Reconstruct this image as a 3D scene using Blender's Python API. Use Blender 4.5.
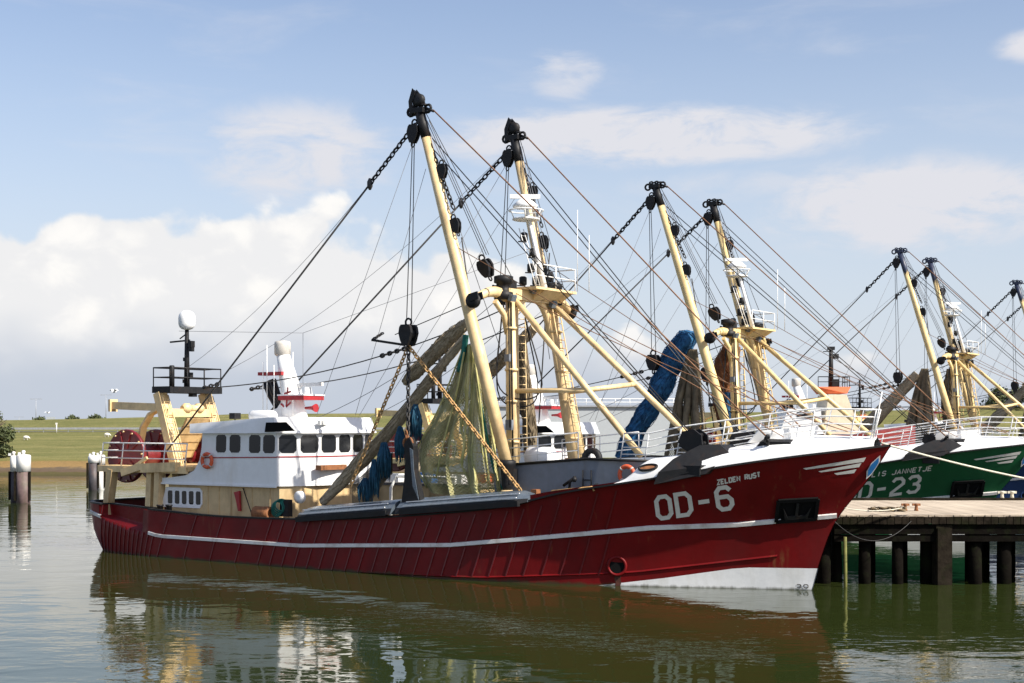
import bpy, math, random
from mathutils import Vector, Matrix
random.seed(7)
R = math.radians
for o in list(bpy.data.objects): bpy.data.objects.remove(o)
SC = bpy.context.scene
COL = SC.collection
# ------------------------------------------------------------------ camera, sky, sun, exposure
EYE = 6.15
cam = bpy.data.cameras.new('camera'); camo = bpy.data.objects.new('camera', cam); COL.objects.link(camo)
camo.location = (0, 0, EYE); camo.rotation_euler = (R(90), 0, 0)
cam.lens = 50; cam.sensor_width = 36; cam.shift_y = (425-341.5)/1024
cam.clip_start = 0.5; cam.clip_end = 9000
SC.camera = camo
SUN_AZ = R(-33)        # direction towards the sun, measured from +X to +Y
SUN_EL = R(42)
EXPO = 0.9
SC.view_settings.view_transform = 'Standard'; SC.view_settings.look = 'None'
SC.view_settings.gamma = 1; SC.view_settings.exposure = EXPO
SC.view_settings.use_curve_mapping = False
sl = bpy.data.lights.new('sun', 'SUN'); sl.energy = 4.3; sl.angle = R(0.5); sl.color = (1, .94, .84)
so = bpy.data.objects.new('sun', sl); COL.objects.link(so)
sd = Vector((math.cos(SUN_EL)*math.cos(SUN_AZ), math.cos(SUN_EL)*math.sin(SUN_AZ), math.sin(SUN_EL)))
so.rotation_euler = sd.to_track_quat('Z', 'Y').to_euler(); so.location = (60, 0, 60)

W = bpy.data.worlds.new('World'); SC.world = W; W.use_nodes = True
def build_world():
    nt = W.node_tree; N = nt.nodes; L = nt.links
    N.clear()
    def n(t, **k):
        x = N.new(t)
        for a, b in k.items(): setattr(x, a, b)
        return x
    def mth(op, a, b=None, c=None, clamp=False):
        m = n('ShaderNodeMath', operation=op); m.use_clamp = clamp
        for i, v in enumerate((a, b, c)):
            if v is None: continue
            if isinstance(v, (int, float)): m.inputs[i].default_value = v
            else: L.new(v, m.inputs[i])
        return m.outputs[0]
    def ss(v, lo, hi, a=0., b=1.):
        m = n('ShaderNodeMapRange', interpolation_type='SMOOTHSTEP')
        L.new(v, m.inputs[0]); m.inputs[1].default_value = lo; m.inputs[2].default_value = hi
        m.inputs[3].default_value = a; m.inputs[4].default_value = b
        return m.outputs[0]
    def mix(f, a, b):
        m = n('ShaderNodeMix', data_type='RGBA')
        if isinstance(f, float): m.inputs[0].default_value = f
        else: L.new(f, m.inputs[0])
        for i, v in ((6, a), (7, b)):
            if isinstance(v, tuple): m.inputs[i].default_value = (*v, 1)
            else: L.new(v, m.inputs[i])
        return m.outputs[2]
    def DC(r, g, b):      # a colour as it should read in the picture, as radiance at this exposure
        return tuple(((c/255+.055)/1.055)**2.4/2**EXPO for c in (r, g, b))
    tc = n('ShaderNodeTexCoord')
    sp = n('ShaderNodeSeparateXYZ'); L.new(tc.outputs['Generated'], sp.inputs[0])
    x, y, z = sp.outputs
    hyp = mth('SQRT', mth('ADD', mth('MULTIPLY', x, x), mth('MULTIPLY', y, y)))
    az = mth('ARCTAN2', x, y); el = mth('ARCTAN2', z, hyp)
    sky = n('ShaderNodeTexSky', sky_type='NISHITA'); sky.sun_disc = False
    sky.sun_elevation = SUN_EL; sky.sun_rotation = math.pi/2 - SUN_AZ
    sky.altitude = 0; sky.air_density = 1.0; sky.dust_density = 1.2; sky.ozone_density = 2.0
    sg = n('ShaderNodeVectorMath', operation='SCALE'); tn_ = n('ShaderNodeVectorMath', operation='MULTIPLY'); L.new(sky.outputs[0], tn_.inputs[0]); tn_.inputs[1].default_value = (1.05, .985, 1.0); L.new(tn_.outputs[0], sg.inputs[0]); sg.inputs[3].default_value = 0.086
    def noise(sx, sz, scale, detail, rough, dist=0, off=0.):
        cb = n('ShaderNodeCombineXYZ')
        L.new(mth('MULTIPLY', az, sx), cb.inputs[0]); L.new(mth('MULTIPLY', el, sz), cb.inputs[1]); cb.inputs[2].default_value = off
        t = n('ShaderNodeTexNoise'); L.new(cb.outputs[0], t.inputs['Vector'])
        t.inputs['Scale'].default_value = scale; t.inputs['Detail'].default_value = detail
        t.inputs['Roughness'].default_value = rough; t.inputs['Distortion'].default_value = dist
        return t.outputs['Fac']
    # cumulus bank: its top runs high on the left and sinks to the right
    big = noise(1, 1.25, 11, 3, .5, 0, 3.1)
    puff = noise(1, 1.2, 34, 5, .55, .35, 1.7)
    vor = n('ShaderNodeTexVoronoi', feature='SMOOTH_F1')
    cb = n('ShaderNodeCombineXYZ'); L.new(az, cb.inputs[0]); L.new(mth('MULTIPLY', el, 1.25), cb.inputs[1])
    wv = n('ShaderNodeVectorMath', operation='ADD'); L.new(cb.outputs[0], wv.inputs[0])
    wn = n('ShaderNodeTexNoise'); L.new(cb.outputs[0], wn.inputs['Vector']); wn.inputs['Scale'].default_value = 40; wn.inputs['Detail'].default_value = 4
    wsc = n('ShaderNodeVectorMath', operation='SCALE'); L.new(wn.outputs['Color'], wsc.inputs[0]); wsc.inputs[3].default_value = .022
    L.new(wsc.outputs[0], wv.inputs[1]); L.new(wv.outputs[0], vor.inputs['Vector'])
    vor.inputs['Scale'].default_value = 26; vor.inputs['Smoothness'].default_value = .25
    vb = mth('SUBTRACT', .5, vor.outputs['Distance'])
    top = ss(az, -.12, .16, .142, .03)
    hgt = mth('ADD', mth('ADD', top, mth('MULTIPLY', mth('SUBTRACT', big, .5), .13)),
              mth('ADD', mth('MULTIPLY', mth('SUBTRACT', puff, .5), .035), mth('MULTIPLY', vb, .035)))
    d = mth('SUBTRACT', hgt, el)
    m1 = ss(d, -.002, .013)
    # thin high streaks
    st = noise(1, 4.2, 6.5, 6, .6, .5, 8.3)
    m2 = mth('MULTIPLY', ss(st, .50, .85), mth('MULTIPLY', ss(el, .02, .13), ss(el, .45, .2)))
    m2 = mth('MULTIPLY', m2, .35)
    def streak(px, py, wa, we, amt):
        a = mth('DIVIDE', mth('SUBTRACT', az, (px-512)/1422), wa); e = mth('DIVIDE', mth('SUBTRACT', el, (425-py)/1422), we)
        r2 = mth('ADD', mth('MULTIPLY', a, a), mth('MULTIPLY', e, e))
        return mth('MULTIPLY', mth('MULTIPLY', ss(mth('ADD', st2, mth('MULTIPLY', ss(r2, 1.6, 0.), .22)), .46, .80), ss(r2, 1.6, .1)), amt*1.75)
    st2 = noise(1, 2.6, 15, 7, .62, .5, 4.4)
    for k in ((640, 142, .16, .022, .75), (300, 160, .07, .036, .6), (900, 215, .11, .034, .75), (565, 82, .03, .018, .45), (730, 190, .08, .012, .3), (1020, 75, .03, .012, .6)):
        m2 = mth('MAXIMUM', m2, streak(*k))
    haze = ss(el, .34, -.01, .10, .88)
    shade = mth('ADD', mth('MULTIPLY', puff, .55), mth('MULTIPLY', big, .45))
    bright = mix(ss(mth('ADD', mth('MULTIPLY', shade, .8), mth('MULTIPLY', vb, .25)), .40, .56), DC(240, 240, 241), DC(255, 253, 250))
    low = mix(ss(mth('ADD', el, mth('MULTIPLY', mth('SUBTRACT', big, .5), .08)), .018, .085), DC(198, 206, 219), bright)
    c = mix(haze, sg.outputs[0], DC(214, 223, 236))
    c = mix(m2, c, DC(226, 227, 234))
    c = mix(m1, c, low)
    bg = n('ShaderNodeBackground'); L.new(c, bg.inputs[0]); bg.inputs[1].default_value = 1
    # the strength used for the sky itself is folded into the 0.115 factor above, clouds keep their own radiance
    out = n('ShaderNodeOutputWorld'); L.new(bg.outputs[0], out.inputs[0])
build_world()

# ------------------------------------------------------------------ materials
def mk(name, col, rough=.5, metal=0., var=.15, scale=3., dirt=None, dirt_amt=.0, dirt_scale=2., streak=1., bump=0., bump_scale=20., spec=.5, coat=0., two=None, streaks=0., weed=None):
    m = bpy.data.materials.new(name); m.use_nodes = True
    nt = m.node_tree; N = nt.nodes; L = nt.links
    b = N['Principled BSDF']
    b.inputs['Roughness'].default_value = rough; b.inputs['Metallic'].default_value = metal
    b.inputs['Specular IOR Level'].default_value = spec; b.inputs['Coat Weight'].default_value = coat
    tc = N.new('ShaderNodeTexCoord')
    def nz(sc, det=5, stretch=1., off=0.):
        mp = N.new('ShaderNodeMapping'); mp.inputs['Scale'].default_value = (1, 1, stretch); mp.inputs['Location'].default_value = (off, off, off)
        L.new(tc.outputs['Object'], mp.inputs[0])
        t = N.new('ShaderNodeTexNoise'); L.new(mp.outputs[0], t.inputs['Vector'])
        t.inputs['Scale'].default_value = sc; t.inputs['Detail'].default_value = det; t.inputs['Roughness'].default_value = .6
        return t.outputs['Fac']
    def ramp(f, lo, hi, a, c):
        r = N.new('ShaderNodeMapRange'); L.new(f, r.inputs[0])
        for i, v in enumerate((lo, hi, a, c)): r.inputs[i+1].default_value = v
        return r.outputs[0]
    f = nz(scale)
    mx = N.new('ShaderNodeMix'); mx.data_type = 'RGBA'
    L.new(ramp(f, .3, .7, 0, 1), mx.inputs[0])
    c0 = tuple(max(0, c*(1-var)) for c in col); c1 = two if two else tuple(min(1, c*(1+var)) for c in col)
    mx.inputs[6].default_value = (*c0, 1); mx.inputs[7].default_value = (*c1, 1)
    out = mx.outputs[2]
    if dirt:
        g = nz(dirt_scale, 8, streak, 5.)
        m2 = N.new('ShaderNodeMix'); m2.data_type = 'RGBA'
        L.new(ramp(g, .56-.1*dirt_amt, .80-.1*dirt_amt, 0, min(1, dirt_amt)), m2.inputs[0])
        L.new(out, m2.inputs[6]); m2.inputs[7].default_value = (*dirt, 1); out = m2.outputs[2]
    if streaks:
        g = nz(3.2, 6, .10, 11.); g2 = nz(.45, 4, 1., 21.)
        mm = N.new('ShaderNodeMath'); mm.operation = 'MULTIPLY'; L.new(ramp(g, .60, .72, 0, 1), mm.inputs[0]); L.new(ramp(g2, .48, .66, 0, streaks), mm.inputs[1])
        m3 = N.new('ShaderNodeMix'); m3.data_type = 'RGBA'; L.new(mm.outputs[0], m3.inputs[0]); L.new(out, m3.inputs[6]); m3.inputs[7].default_value = (.20, .085, .035, 1); out = m3.outputs[2]
    if weed is not None:
        sp = N.new('ShaderNodeSeparateXYZ'); L.new(tc.outputs['Object'], sp.inputs[0])
        q = N.new('ShaderNodeMath'); q.operation = 'MULTIPLY_ADD'; L.new(nz(2.5, 5, .3, 31.), q.inputs[0]); q.inputs[1].default_value = -.30; L.new(sp.outputs[2], q.inputs[2])
        m4 = N.new('ShaderNodeMix'); m4.data_type = 'RGBA'; L.new(ramp(q.outputs[0], weed+.03, weed-.08, 0, .85), m4.inputs[0]); L.new(out, m4.inputs[6]); m4.inputs[7].default_value = (.045, .042, .02, 1); out = m4.outputs[2]
    L.new(out, b.inputs['Base Color'])
    rr = ramp(nz(scale*2.3, 4, 1, 9.), .2, .8, max(.02, rough-.1), min(1, rough+.1)); L.new(rr, b.inputs['Roughness'])
    if bump:
        bp = N.new('ShaderNodeBump'); bp.inputs['Strength'].default_value = bump; bp.inputs['Distance'].default_value = .05
        L.new(nz(bump_scale, 6), bp.inputs['Height']); L.new(bp.outputs[0], b.inputs['Normal'])
    return m
RUST = (.16, .055, .02)
M = {}
M['cream'] = mk('cream_paint', (.76, .56, .29), .42, streaks=.8, dirt=RUST, dirt_amt=.5, dirt_scale=1.3, streak=.35, bump=.08)
M['yellow'] = mk('ochre_yellow_paint', (.78, .58, .27), .42, streaks=.7, dirt=RUST, dirt_amt=.35, dirt_scale=1.3, streak=.35, bump=.08)
M['beige'] = mk('beige_paint', (.60, .44, .23), .5, var=.1, streaks=.8, dirt=(.26, .15, .06), dirt_amt=.7, dirt_scale=1.2, streak=.25, bump=.05)
M['white'] = mk('white_paint', (.80, .80, .79), .38, streaks=.22, var=.04, dirt=(.52, .44, .32), dirt_amt=.35, dirt_scale=1.0, streak=.22, bump=.03, bump_scale=4)
M['rail'] = mk('white_rail_paint', (.80, .80, .78), .4, var=.06, dirt=(.4, .26, .14), dirt_amt=.4, dirt_scale=4)
M['grey'] = mk('grey_paint', (.17, .19, .22), .5, streaks=.6, var=.1, dirt=(.12, .08, .05), dirt_amt=.4, dirt_scale=1.2, streak=.2, bump=.06, bump_scale=5)
M['black'] = mk('black_steel', (.011, .011, .012), .55, spec=.3, var=.3, dirt=(.05, .025, .014), dirt_amt=.4, dirt_scale=3, bump=.1)
M['navy'] = mk('navy_steel', (.025, .035, .07), .45, var=.2, dirt=(.10, .05, .025), dirt_amt=.4, dirt_scale=3)
M['rope'] = mk('dark_wire_rope', (.035, .033, .032), .6, var=.3, scale=8)
M['rope_grey'] = mk('grey_wire_rope', (.16, .16, .17), .6, var=.3, scale=8)
M['rope_brown'] = mk('rusty_wire_rope', (.22, .105, .05), .7, var=.3, scale=6)
M['rope_white'] = mk('pale_mooring_rope', (.55, .52, .42), .8, var=.15, scale=8)
M['chain_rust'] = mk('rusty_chain', (.48, .29, .115), .7, var=.35, scale=6)
M['rust'] = mk('rusted_steel', (.24, .095, .035), .8, var=.4, scale=5, bump=.2)
M['glass'] = mk('dark_window_glass', (.010, .011, .013), .08, var=.3, scale=1.2, spec=.35)
M['reddrum'] = mk('dark_red_drum', (.15, .012, .016), .4, var=.2, dirt=(.05, .02, .015), dirt_amt=.4, dirt_scale=2)
M['redtrim'] = mk('red_trim', (.33, .02, .025), .45, var=.15)
M['orange'] = mk('orange_lifebuoy', (.62, .10, .035), .55, var=.15)
M['hole'] = mk('unlit_black', (.006, .006, .006), .9, spec=.1)
M['streak'] = mk('dark_rust_stain', (.075, .022, .012), .8, var=.5, scale=6)
M['deck'] = mk('deck_planks', (.13, .12, .11), .8, var=.2, scale=2)
M['steelgrey'] = mk('bare_grey_steel', (.13, .16, .195), .3, metal=.35, var=.2, dirt=(.05, .05, .05), dirt_amt=.5, dirt_scale=1.5, bump=.06, bump_scale=4)
M['funnel'] = mk('pale_grey_cap', (.55, .52, .47), .5, var=.12, dirt=(.12, .1, .08), dirt_amt=.5, dirt_scale=3)
M['net_green'] = mk('green_yellow_net', (.36, .40, .10), .8, var=.4, scale=1.1, two=(.72, .64, .30))
M['net_tan'] = mk('tan_net', (.52, .45, .26), .85, var=.3, scale=1.5, two=(.66, .64, .32))
M['net_brown'] = mk('brown_net', (.115, .085, .05), .85, var=.35, scale=1.5, two=(.26, .20, .12))
M['net_bundle'] = mk('grey_brown_net_bundle', (.30, .235, .15), .9, var=.2, scale=9, two=(.48, .39, .26), bump=.5, bump_scale=45)
M['net_blue'] = mk('blue_net_bundle', (.016, .08, .20), .85, var=.5, scale=4, two=(.03, .18, .40), bump=1., bump_scale=16)
M['net_orange'] = mk('orange_brown_net', (.20, .06, .025), .9, var=.4, scale=3, two=(.36, .15, .06), bump=1., bump_scale=14)
M['tuft_blue'] = mk('blue_dolly_rope', (.006, .05, .10), .8, var=.4, scale=6, two=(.012, .10, .17))
M['tuft_teal'] = mk('teal_rope', (.01, .14, .11), .8, var=.4, scale=6)
M['emblem_blue'] = mk('emblem_blue', (.02, .16, .42), .4, var=.2)
M['letter'] = mk('letter_paint', (.66, .64, .58), .5, var=.08, dirt=(.32, .2, .12), dirt_amt=.35, dirt_scale=3)
M['band'] = mk('white_band', (.72, .70, .67), .5, var=.06, dirt=(.28, .16, .08), dirt_amt=.6, dirt_scale=1.6)
M['boot'] = mk('white_boot_paint', (.80, .80, .79), .4, var=.05, weed=-.09, dirt=(.5, .47, .38), dirt_amt=.45, dirt_scale=1., streak=.3, bump=.25, bump_scale=1.2)
M['red_hull'] = mk('dark_red_hull_paint', (.142, .0045, .0055), .45, spec=.2, streaks=.95, weed=-.05, var=.18, scale=.8, dirt=(.085, .012, .012), dirt_amt=.6, dirt_scale=.7, streak=.25, bump=.22, bump_scale=.9)
M['red_rib'] = mk('dark_red_rib_paint', (.12, .008, .011), .4, var=.2)
M['green_hull'] = mk('dark_green_hull_paint', (.010, .085, .032), .42, spec=.3, var=.12, scale=.8, dirt=(.01, .03, .015), dirt_amt=.5, dirt_scale=.7, streak=.25, bump=.08, bump_scale=1.1)
M['green_rib'] = mk('dark_green_rib_paint', (.005, .035, .015), .4)
M['blue_hull'] = mk('dark_blue_hull_paint', (.010, .03, .10), .3, var=.12, scale=.8)
M['blue_rib'] = mk('dark_blue_rib_paint', (.007, .02, .06), .4)
M['bright_red_hull'] = mk('bright_red_hull_paint', (.33, .03, .02), .35, var=.12, scale=.8)
M['workboat_hull'] = mk('faded_red_paint', (.22, .025, .02), .5, var=.2)
M['pale_cream'] = mk('pale_cream_paint', (.74, .64, .46), .5, var=.1, streaks=.6)
M['timber'] = mk('shaded_wet_timber', (.006, .005, .004), .9, spec=.03, var=.4, scale=2, dirt=(.012, .016, .006), dirt_amt=.7, dirt_scale=2, bump=.4, bump_scale=8)  # wet timber, with the shade of the unlit jetty piles put into its colour
M['timber_pale'] = mk('shaded_brown_timber', (.018, .014, .010), .9, spec=.05, var=.5, scale=3, dirt=(.015, .018, .007), dirt_amt=.7, dirt_scale=2, bump=.4, bump_scale=8)  # brown timber, its colour darkened to carry the shadow along the jetty front
M['pole_green'] = mk('mossy_pole', (.13, .13, .03), .8, var=.3)
M['pile_white'] = mk('weathered_white_pile_paint', (.74, .73, .70), .6, var=.08, dirt=(.28, .15, .07), dirt_amt=.6, dirt_scale=1.5, streak=.4)
M['pile_dark'] = mk('dark_pile_steel', (.05, .045, .05), .6, var=.35, scale=2, dirt=(.13, .07, .05), dirt_amt=.6, dirt_scale=1.5, streak=.4)
M['pile_rust'] = mk('purple_rust_pile', (.13, .085, .08), .65, var=.35, scale=2, dirt=(.06, .07, .025), dirt_amt=.7, dirt_scale=1.5, streak=.4)
M['leaf'] = mk('leaf_green', (.055, .075, .022), .7, var=.45, scale=.9, two=(.10, .12, .04))
M['bark'] = mk('bark', (.07, .05, .035), .9, var=.3)
M['metal_pole'] = mk('galvanised_pole', (.35, .36, .38), .5, metal=.3)
M['shed'] = mk('pale_grey_cladding', (.40, .43, .45), .6, var=.05)
M['bluebox'] = mk('blue_box_paint', (.02, .12, .38), .5)
M['gull'] = mk('gull_plumage', (.75, .75, .74), .8, var=.1)
M['gull_dark'] = mk('gull_wing', (.12, .12, .13), .8)
M['sheep'] = mk('sheep_wool', (.68, .65, .58), .95, var=.1, bump=.5)
M['tarp'] = mk('orange_paint', (.65, .13, .04), .5, var=.12)
M['lamp'] = mk('floodlight_glass', (.6, .6, .58), .3)

def water_mat():
    m = bpy.data.materials.new('harbour_water'); m.use_nodes = True
    nt = m.node_tree; N = nt.nodes; L = nt.links; b = N['Principled BSDF']
    b.inputs['Base Color'].default_value = (.022, .030, .0075, 1); b.inputs['Roughness'].default_value = .015
    b.inputs['IOR'].default_value = 1.33
    tc = N.new('ShaderNodeTexCoord')
    def nz(sx, sy, sc, det, rough=.5, dist=0.):
        mp = N.new('ShaderNodeMapping'); mp.inputs['Scale'].default_value = (sx, sy, 1); mp.inputs['Rotation'].default_value = (0, 0, R(8))
        L.new(tc.outputs['Object'], mp.inputs[0])
        t = N.new('ShaderNodeTexNoise'); L.new(mp.outputs[0], t.inputs['Vector'])
        t.inputs['Scale'].default_value = sc; t.inputs['Detail'].default_value = det; t.inputs['Roughness'].default_value = rough; t.inputs['Distortion'].default_value = dist
        return t.outputs['Fac']
    def mt(op, a, c):
        x = N.new('ShaderNodeMath'); x.operation = op
        for i, v in enumerate((a, c)):
            if isinstance(v, float): x.inputs[i].default_value = v
            else: L.new(v, x.inputs[i])
        return x.outputs[0]
    a = nz(.7, 1., .55, 2., .5, .4)      # slow swell
    r = nz(.8, 1.15, 2.6, 2., .5, .6)    # ripples
    patch = nz(.5, 1., .09, 3.)          # wind patches: ripples come and go
    pr = N.new('ShaderNodeMapRange'); L.new(patch, pr.inputs[0]); pr.inputs[1].default_value = .40; pr.inputs[2].default_value = .62; pr.inputs[3].default_value = .12; pr.inputs[4].default_value = 1.
    h = mt('ADD', mt('MULTIPLY', a, .038), mt('MULTIPLY', mt('MULTIPLY', r, pr.outputs[0]), .014))
    bp = N.new('ShaderNodeBump'); bp.inputs['Strength'].default_value = 1.; bp.inputs['Distance'].default_value = .75
    L.new(h, bp.inputs['Height']); L.new(bp.outputs[0], b.inputs['Normal'])
    return m
M['water'] = water_mat()

def land_mat():
    m = bpy.data.materials.new('dyke_grass_and_bank'); m.use_nodes = True
    nt = m.node_tree; N = nt.nodes; L = nt.links; b = N['Principled BSDF']; b.inputs['Roughness'].default_value = .95
    b.inputs['Specular IOR Level'].default_value = .1
    tc = N.new('ShaderNodeTexCoord')
    def nz(sx, sy, sc, det):
        mp = N.new('ShaderNodeMapping'); mp.inputs['Scale'].default_value = (sx, sy, 1)
        L.new(tc.outputs['Object'], mp.inputs[0])
        t = N.new('ShaderNodeTexNoise'); L.new(mp.outputs[0], t.inputs['Vector']); t.inputs['Scale'].default_value = sc; t.inputs['Detail'].default_value = det; t.inputs['Roughness'].default_value = .7
        return t.outputs['Fac']
    g = N.new('ShaderNodeMix'); g.data_type = 'RGBA'
    r1 = N.new('ShaderNodeMapRange'); L.new(nz(.35, 1, .35, 8), r1.inputs[0]); r1.inputs[1].default_value = .3; r1.inputs[2].default_value = .7
    L.new(r1.outputs[0], g.inputs[0]); g.inputs[6].default_value = (.105, .11, .035, 1); g.inputs[7].default_value = (.235, .21, .085, 1)
    band = N.new('ShaderNodeMapRange'); L.new(nz(.012, .55, 1., 5), band.inputs[0]); band.inputs[1].default_value = .42; band.inputs[2].default_value = .62
    gb = N.new('ShaderNodeMix'); gb.data_type = 'RGBA'; L.new(band.outputs[0], gb.inputs[0]); L.new(g.outputs[2], gb.inputs[6]); gb.inputs[7].default_value = (.12, .125, .042, 1)
    g = gb
    tuft = N.new('ShaderNodeMapRange'); L.new(nz(1, 1, 1.1, 9), tuft.inputs[0]); tuft.inputs[1].default_value = .52; tuft.inputs[2].default_value = .75; tuft.inputs[4].default_value = .7
    gt = N.new('ShaderNodeMix'); gt.data_type = 'RGBA'; L.new(tuft.outputs[0], gt.inputs[0]); L.new(g.outputs[2], gt.inputs[6]); gt.inputs[7].default_value = (.27, .22, .10, 1)
    g = gt
    # strip of dry reed and stones above the tide line, chosen by height with ragged edges
    sp = N.new('ShaderNodeSeparateXYZ'); L.new(tc.outputs['Object'], sp.inputs[0])
    zz = N.new('ShaderNodeMath'); zz.operation = 'MULTIPLY_ADD'; L.new(nz(.6, 1, .6, 5), zz.inputs[0]); zz.inputs[1].default_value = .9; L.new(sp.outputs[2], zz.inputs[2])
    cr = N.new('ShaderNodeValToRGB'); e = cr.color_ramp.elements
    s = N.new('ShaderNodeMath'); s.operation = 'MULTIPLY'; L.new(zz.outputs[0], s.inputs[0]); s.inputs[1].default_value = .25
    L.new(s.outputs[0], cr.inputs[0])
    e[0].position = 0; e[0].color = (.055, .05, .02, 1); e[1].position = .17; e[1].color = (.09, .075, .03, 1)
    for p, c in ((.20, (.11, .075, .05, 1)), (.27, (.12, .09, .06, 1)), (.30, (.25, .16, .065, 1)), (.45, (.23, .15, .06, 1)), (.50, (.15, .14, .045, 1))):
        q = e.new(p); q.color = c
    fm = N.new('ShaderNodeMapRange'); L.new(s.outputs[0], fm.inputs[0]); fm.inputs[1].default_value = .48; fm.inputs[2].default_value = .56
    mx = N.new('ShaderNodeMix'); mx.data_type = 'RGBA'; L.new(fm.outputs[0], mx.inputs[0]); L.new(cr.outputs[0], mx.inputs[6]); L.new(g.outputs[2], mx.inputs[7])
    L.new(mx.outputs[2], b.inputs['Base Color'])
    bp = N.new('ShaderNodeBump'); bp.inputs['Strength'].default_value = .6; bp.inputs['Distance'].default_value = .4
    L.new(nz(1, 1, 1.2, 8), bp.inputs['Height']); L.new(bp.outputs[0], b.inputs['Normal'])
    return m
M['land'] = land_mat()
def plank_mat():
    m = bpy.data.materials.new('jetty_planks'); m.use_nodes = True
    nt = m.node_tree; N = nt.nodes; L = nt.links; b = N['Principled BSDF']; b.inputs['Roughness'].default_value = .85
    tc = N.new('ShaderNodeTexCoord')
    mp = N.new('ShaderNodeMapping'); L.new(tc.outputs['Object'], mp.inputs[0]); mp.inputs['Scale'].default_value = (4.5, .12, .2)
    t = N.new('ShaderNodeTexNoise'); L.new(mp.outputs[0], t.inputs['Vector']); t.inputs['Scale'].default_value = 1.; t.inputs['Detail'].default_value = 3
    t2 = N.new('ShaderNodeTexNoise'); L.new(tc.outputs['Object'], t2.inputs['Vector']); t2.inputs['Scale'].default_value = .6; t2.inputs['Detail'].default_value = 6
    ad = N.new('ShaderNodeMath'); L.new(t.outputs['Fac'], ad.inputs[0]); L.new(t2.outputs['Fac'], ad.inputs[1])
    r = N.new('ShaderNodeValToRGB'); hv = N.new('ShaderNodeMath'); hv.operation = 'MULTIPLY'; L.new(ad.outputs[0], hv.inputs[0]); hv.inputs[1].default_value = .5
    L.new(hv.outputs[0], r.inputs[0]); e = r.color_ramp.elements
    e[0].position = .32; e[0].color = (.30, .24, .175, 1); e[1].position = .66; e[1].color = (.54, .45, .34, 1)
    L.new(r.outputs[0], b.inputs['Base Color'])
    bp = N.new('ShaderNodeBump'); bp.inputs['Strength'].default_value = .5; bp.inputs['Distance'].default_value = .03; L.new(t.outputs['Fac'], bp.inputs['Height']); L.new(bp.outputs[0], b.inputs['Normal'])
    return m
M['plank'] = plank_mat()

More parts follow.
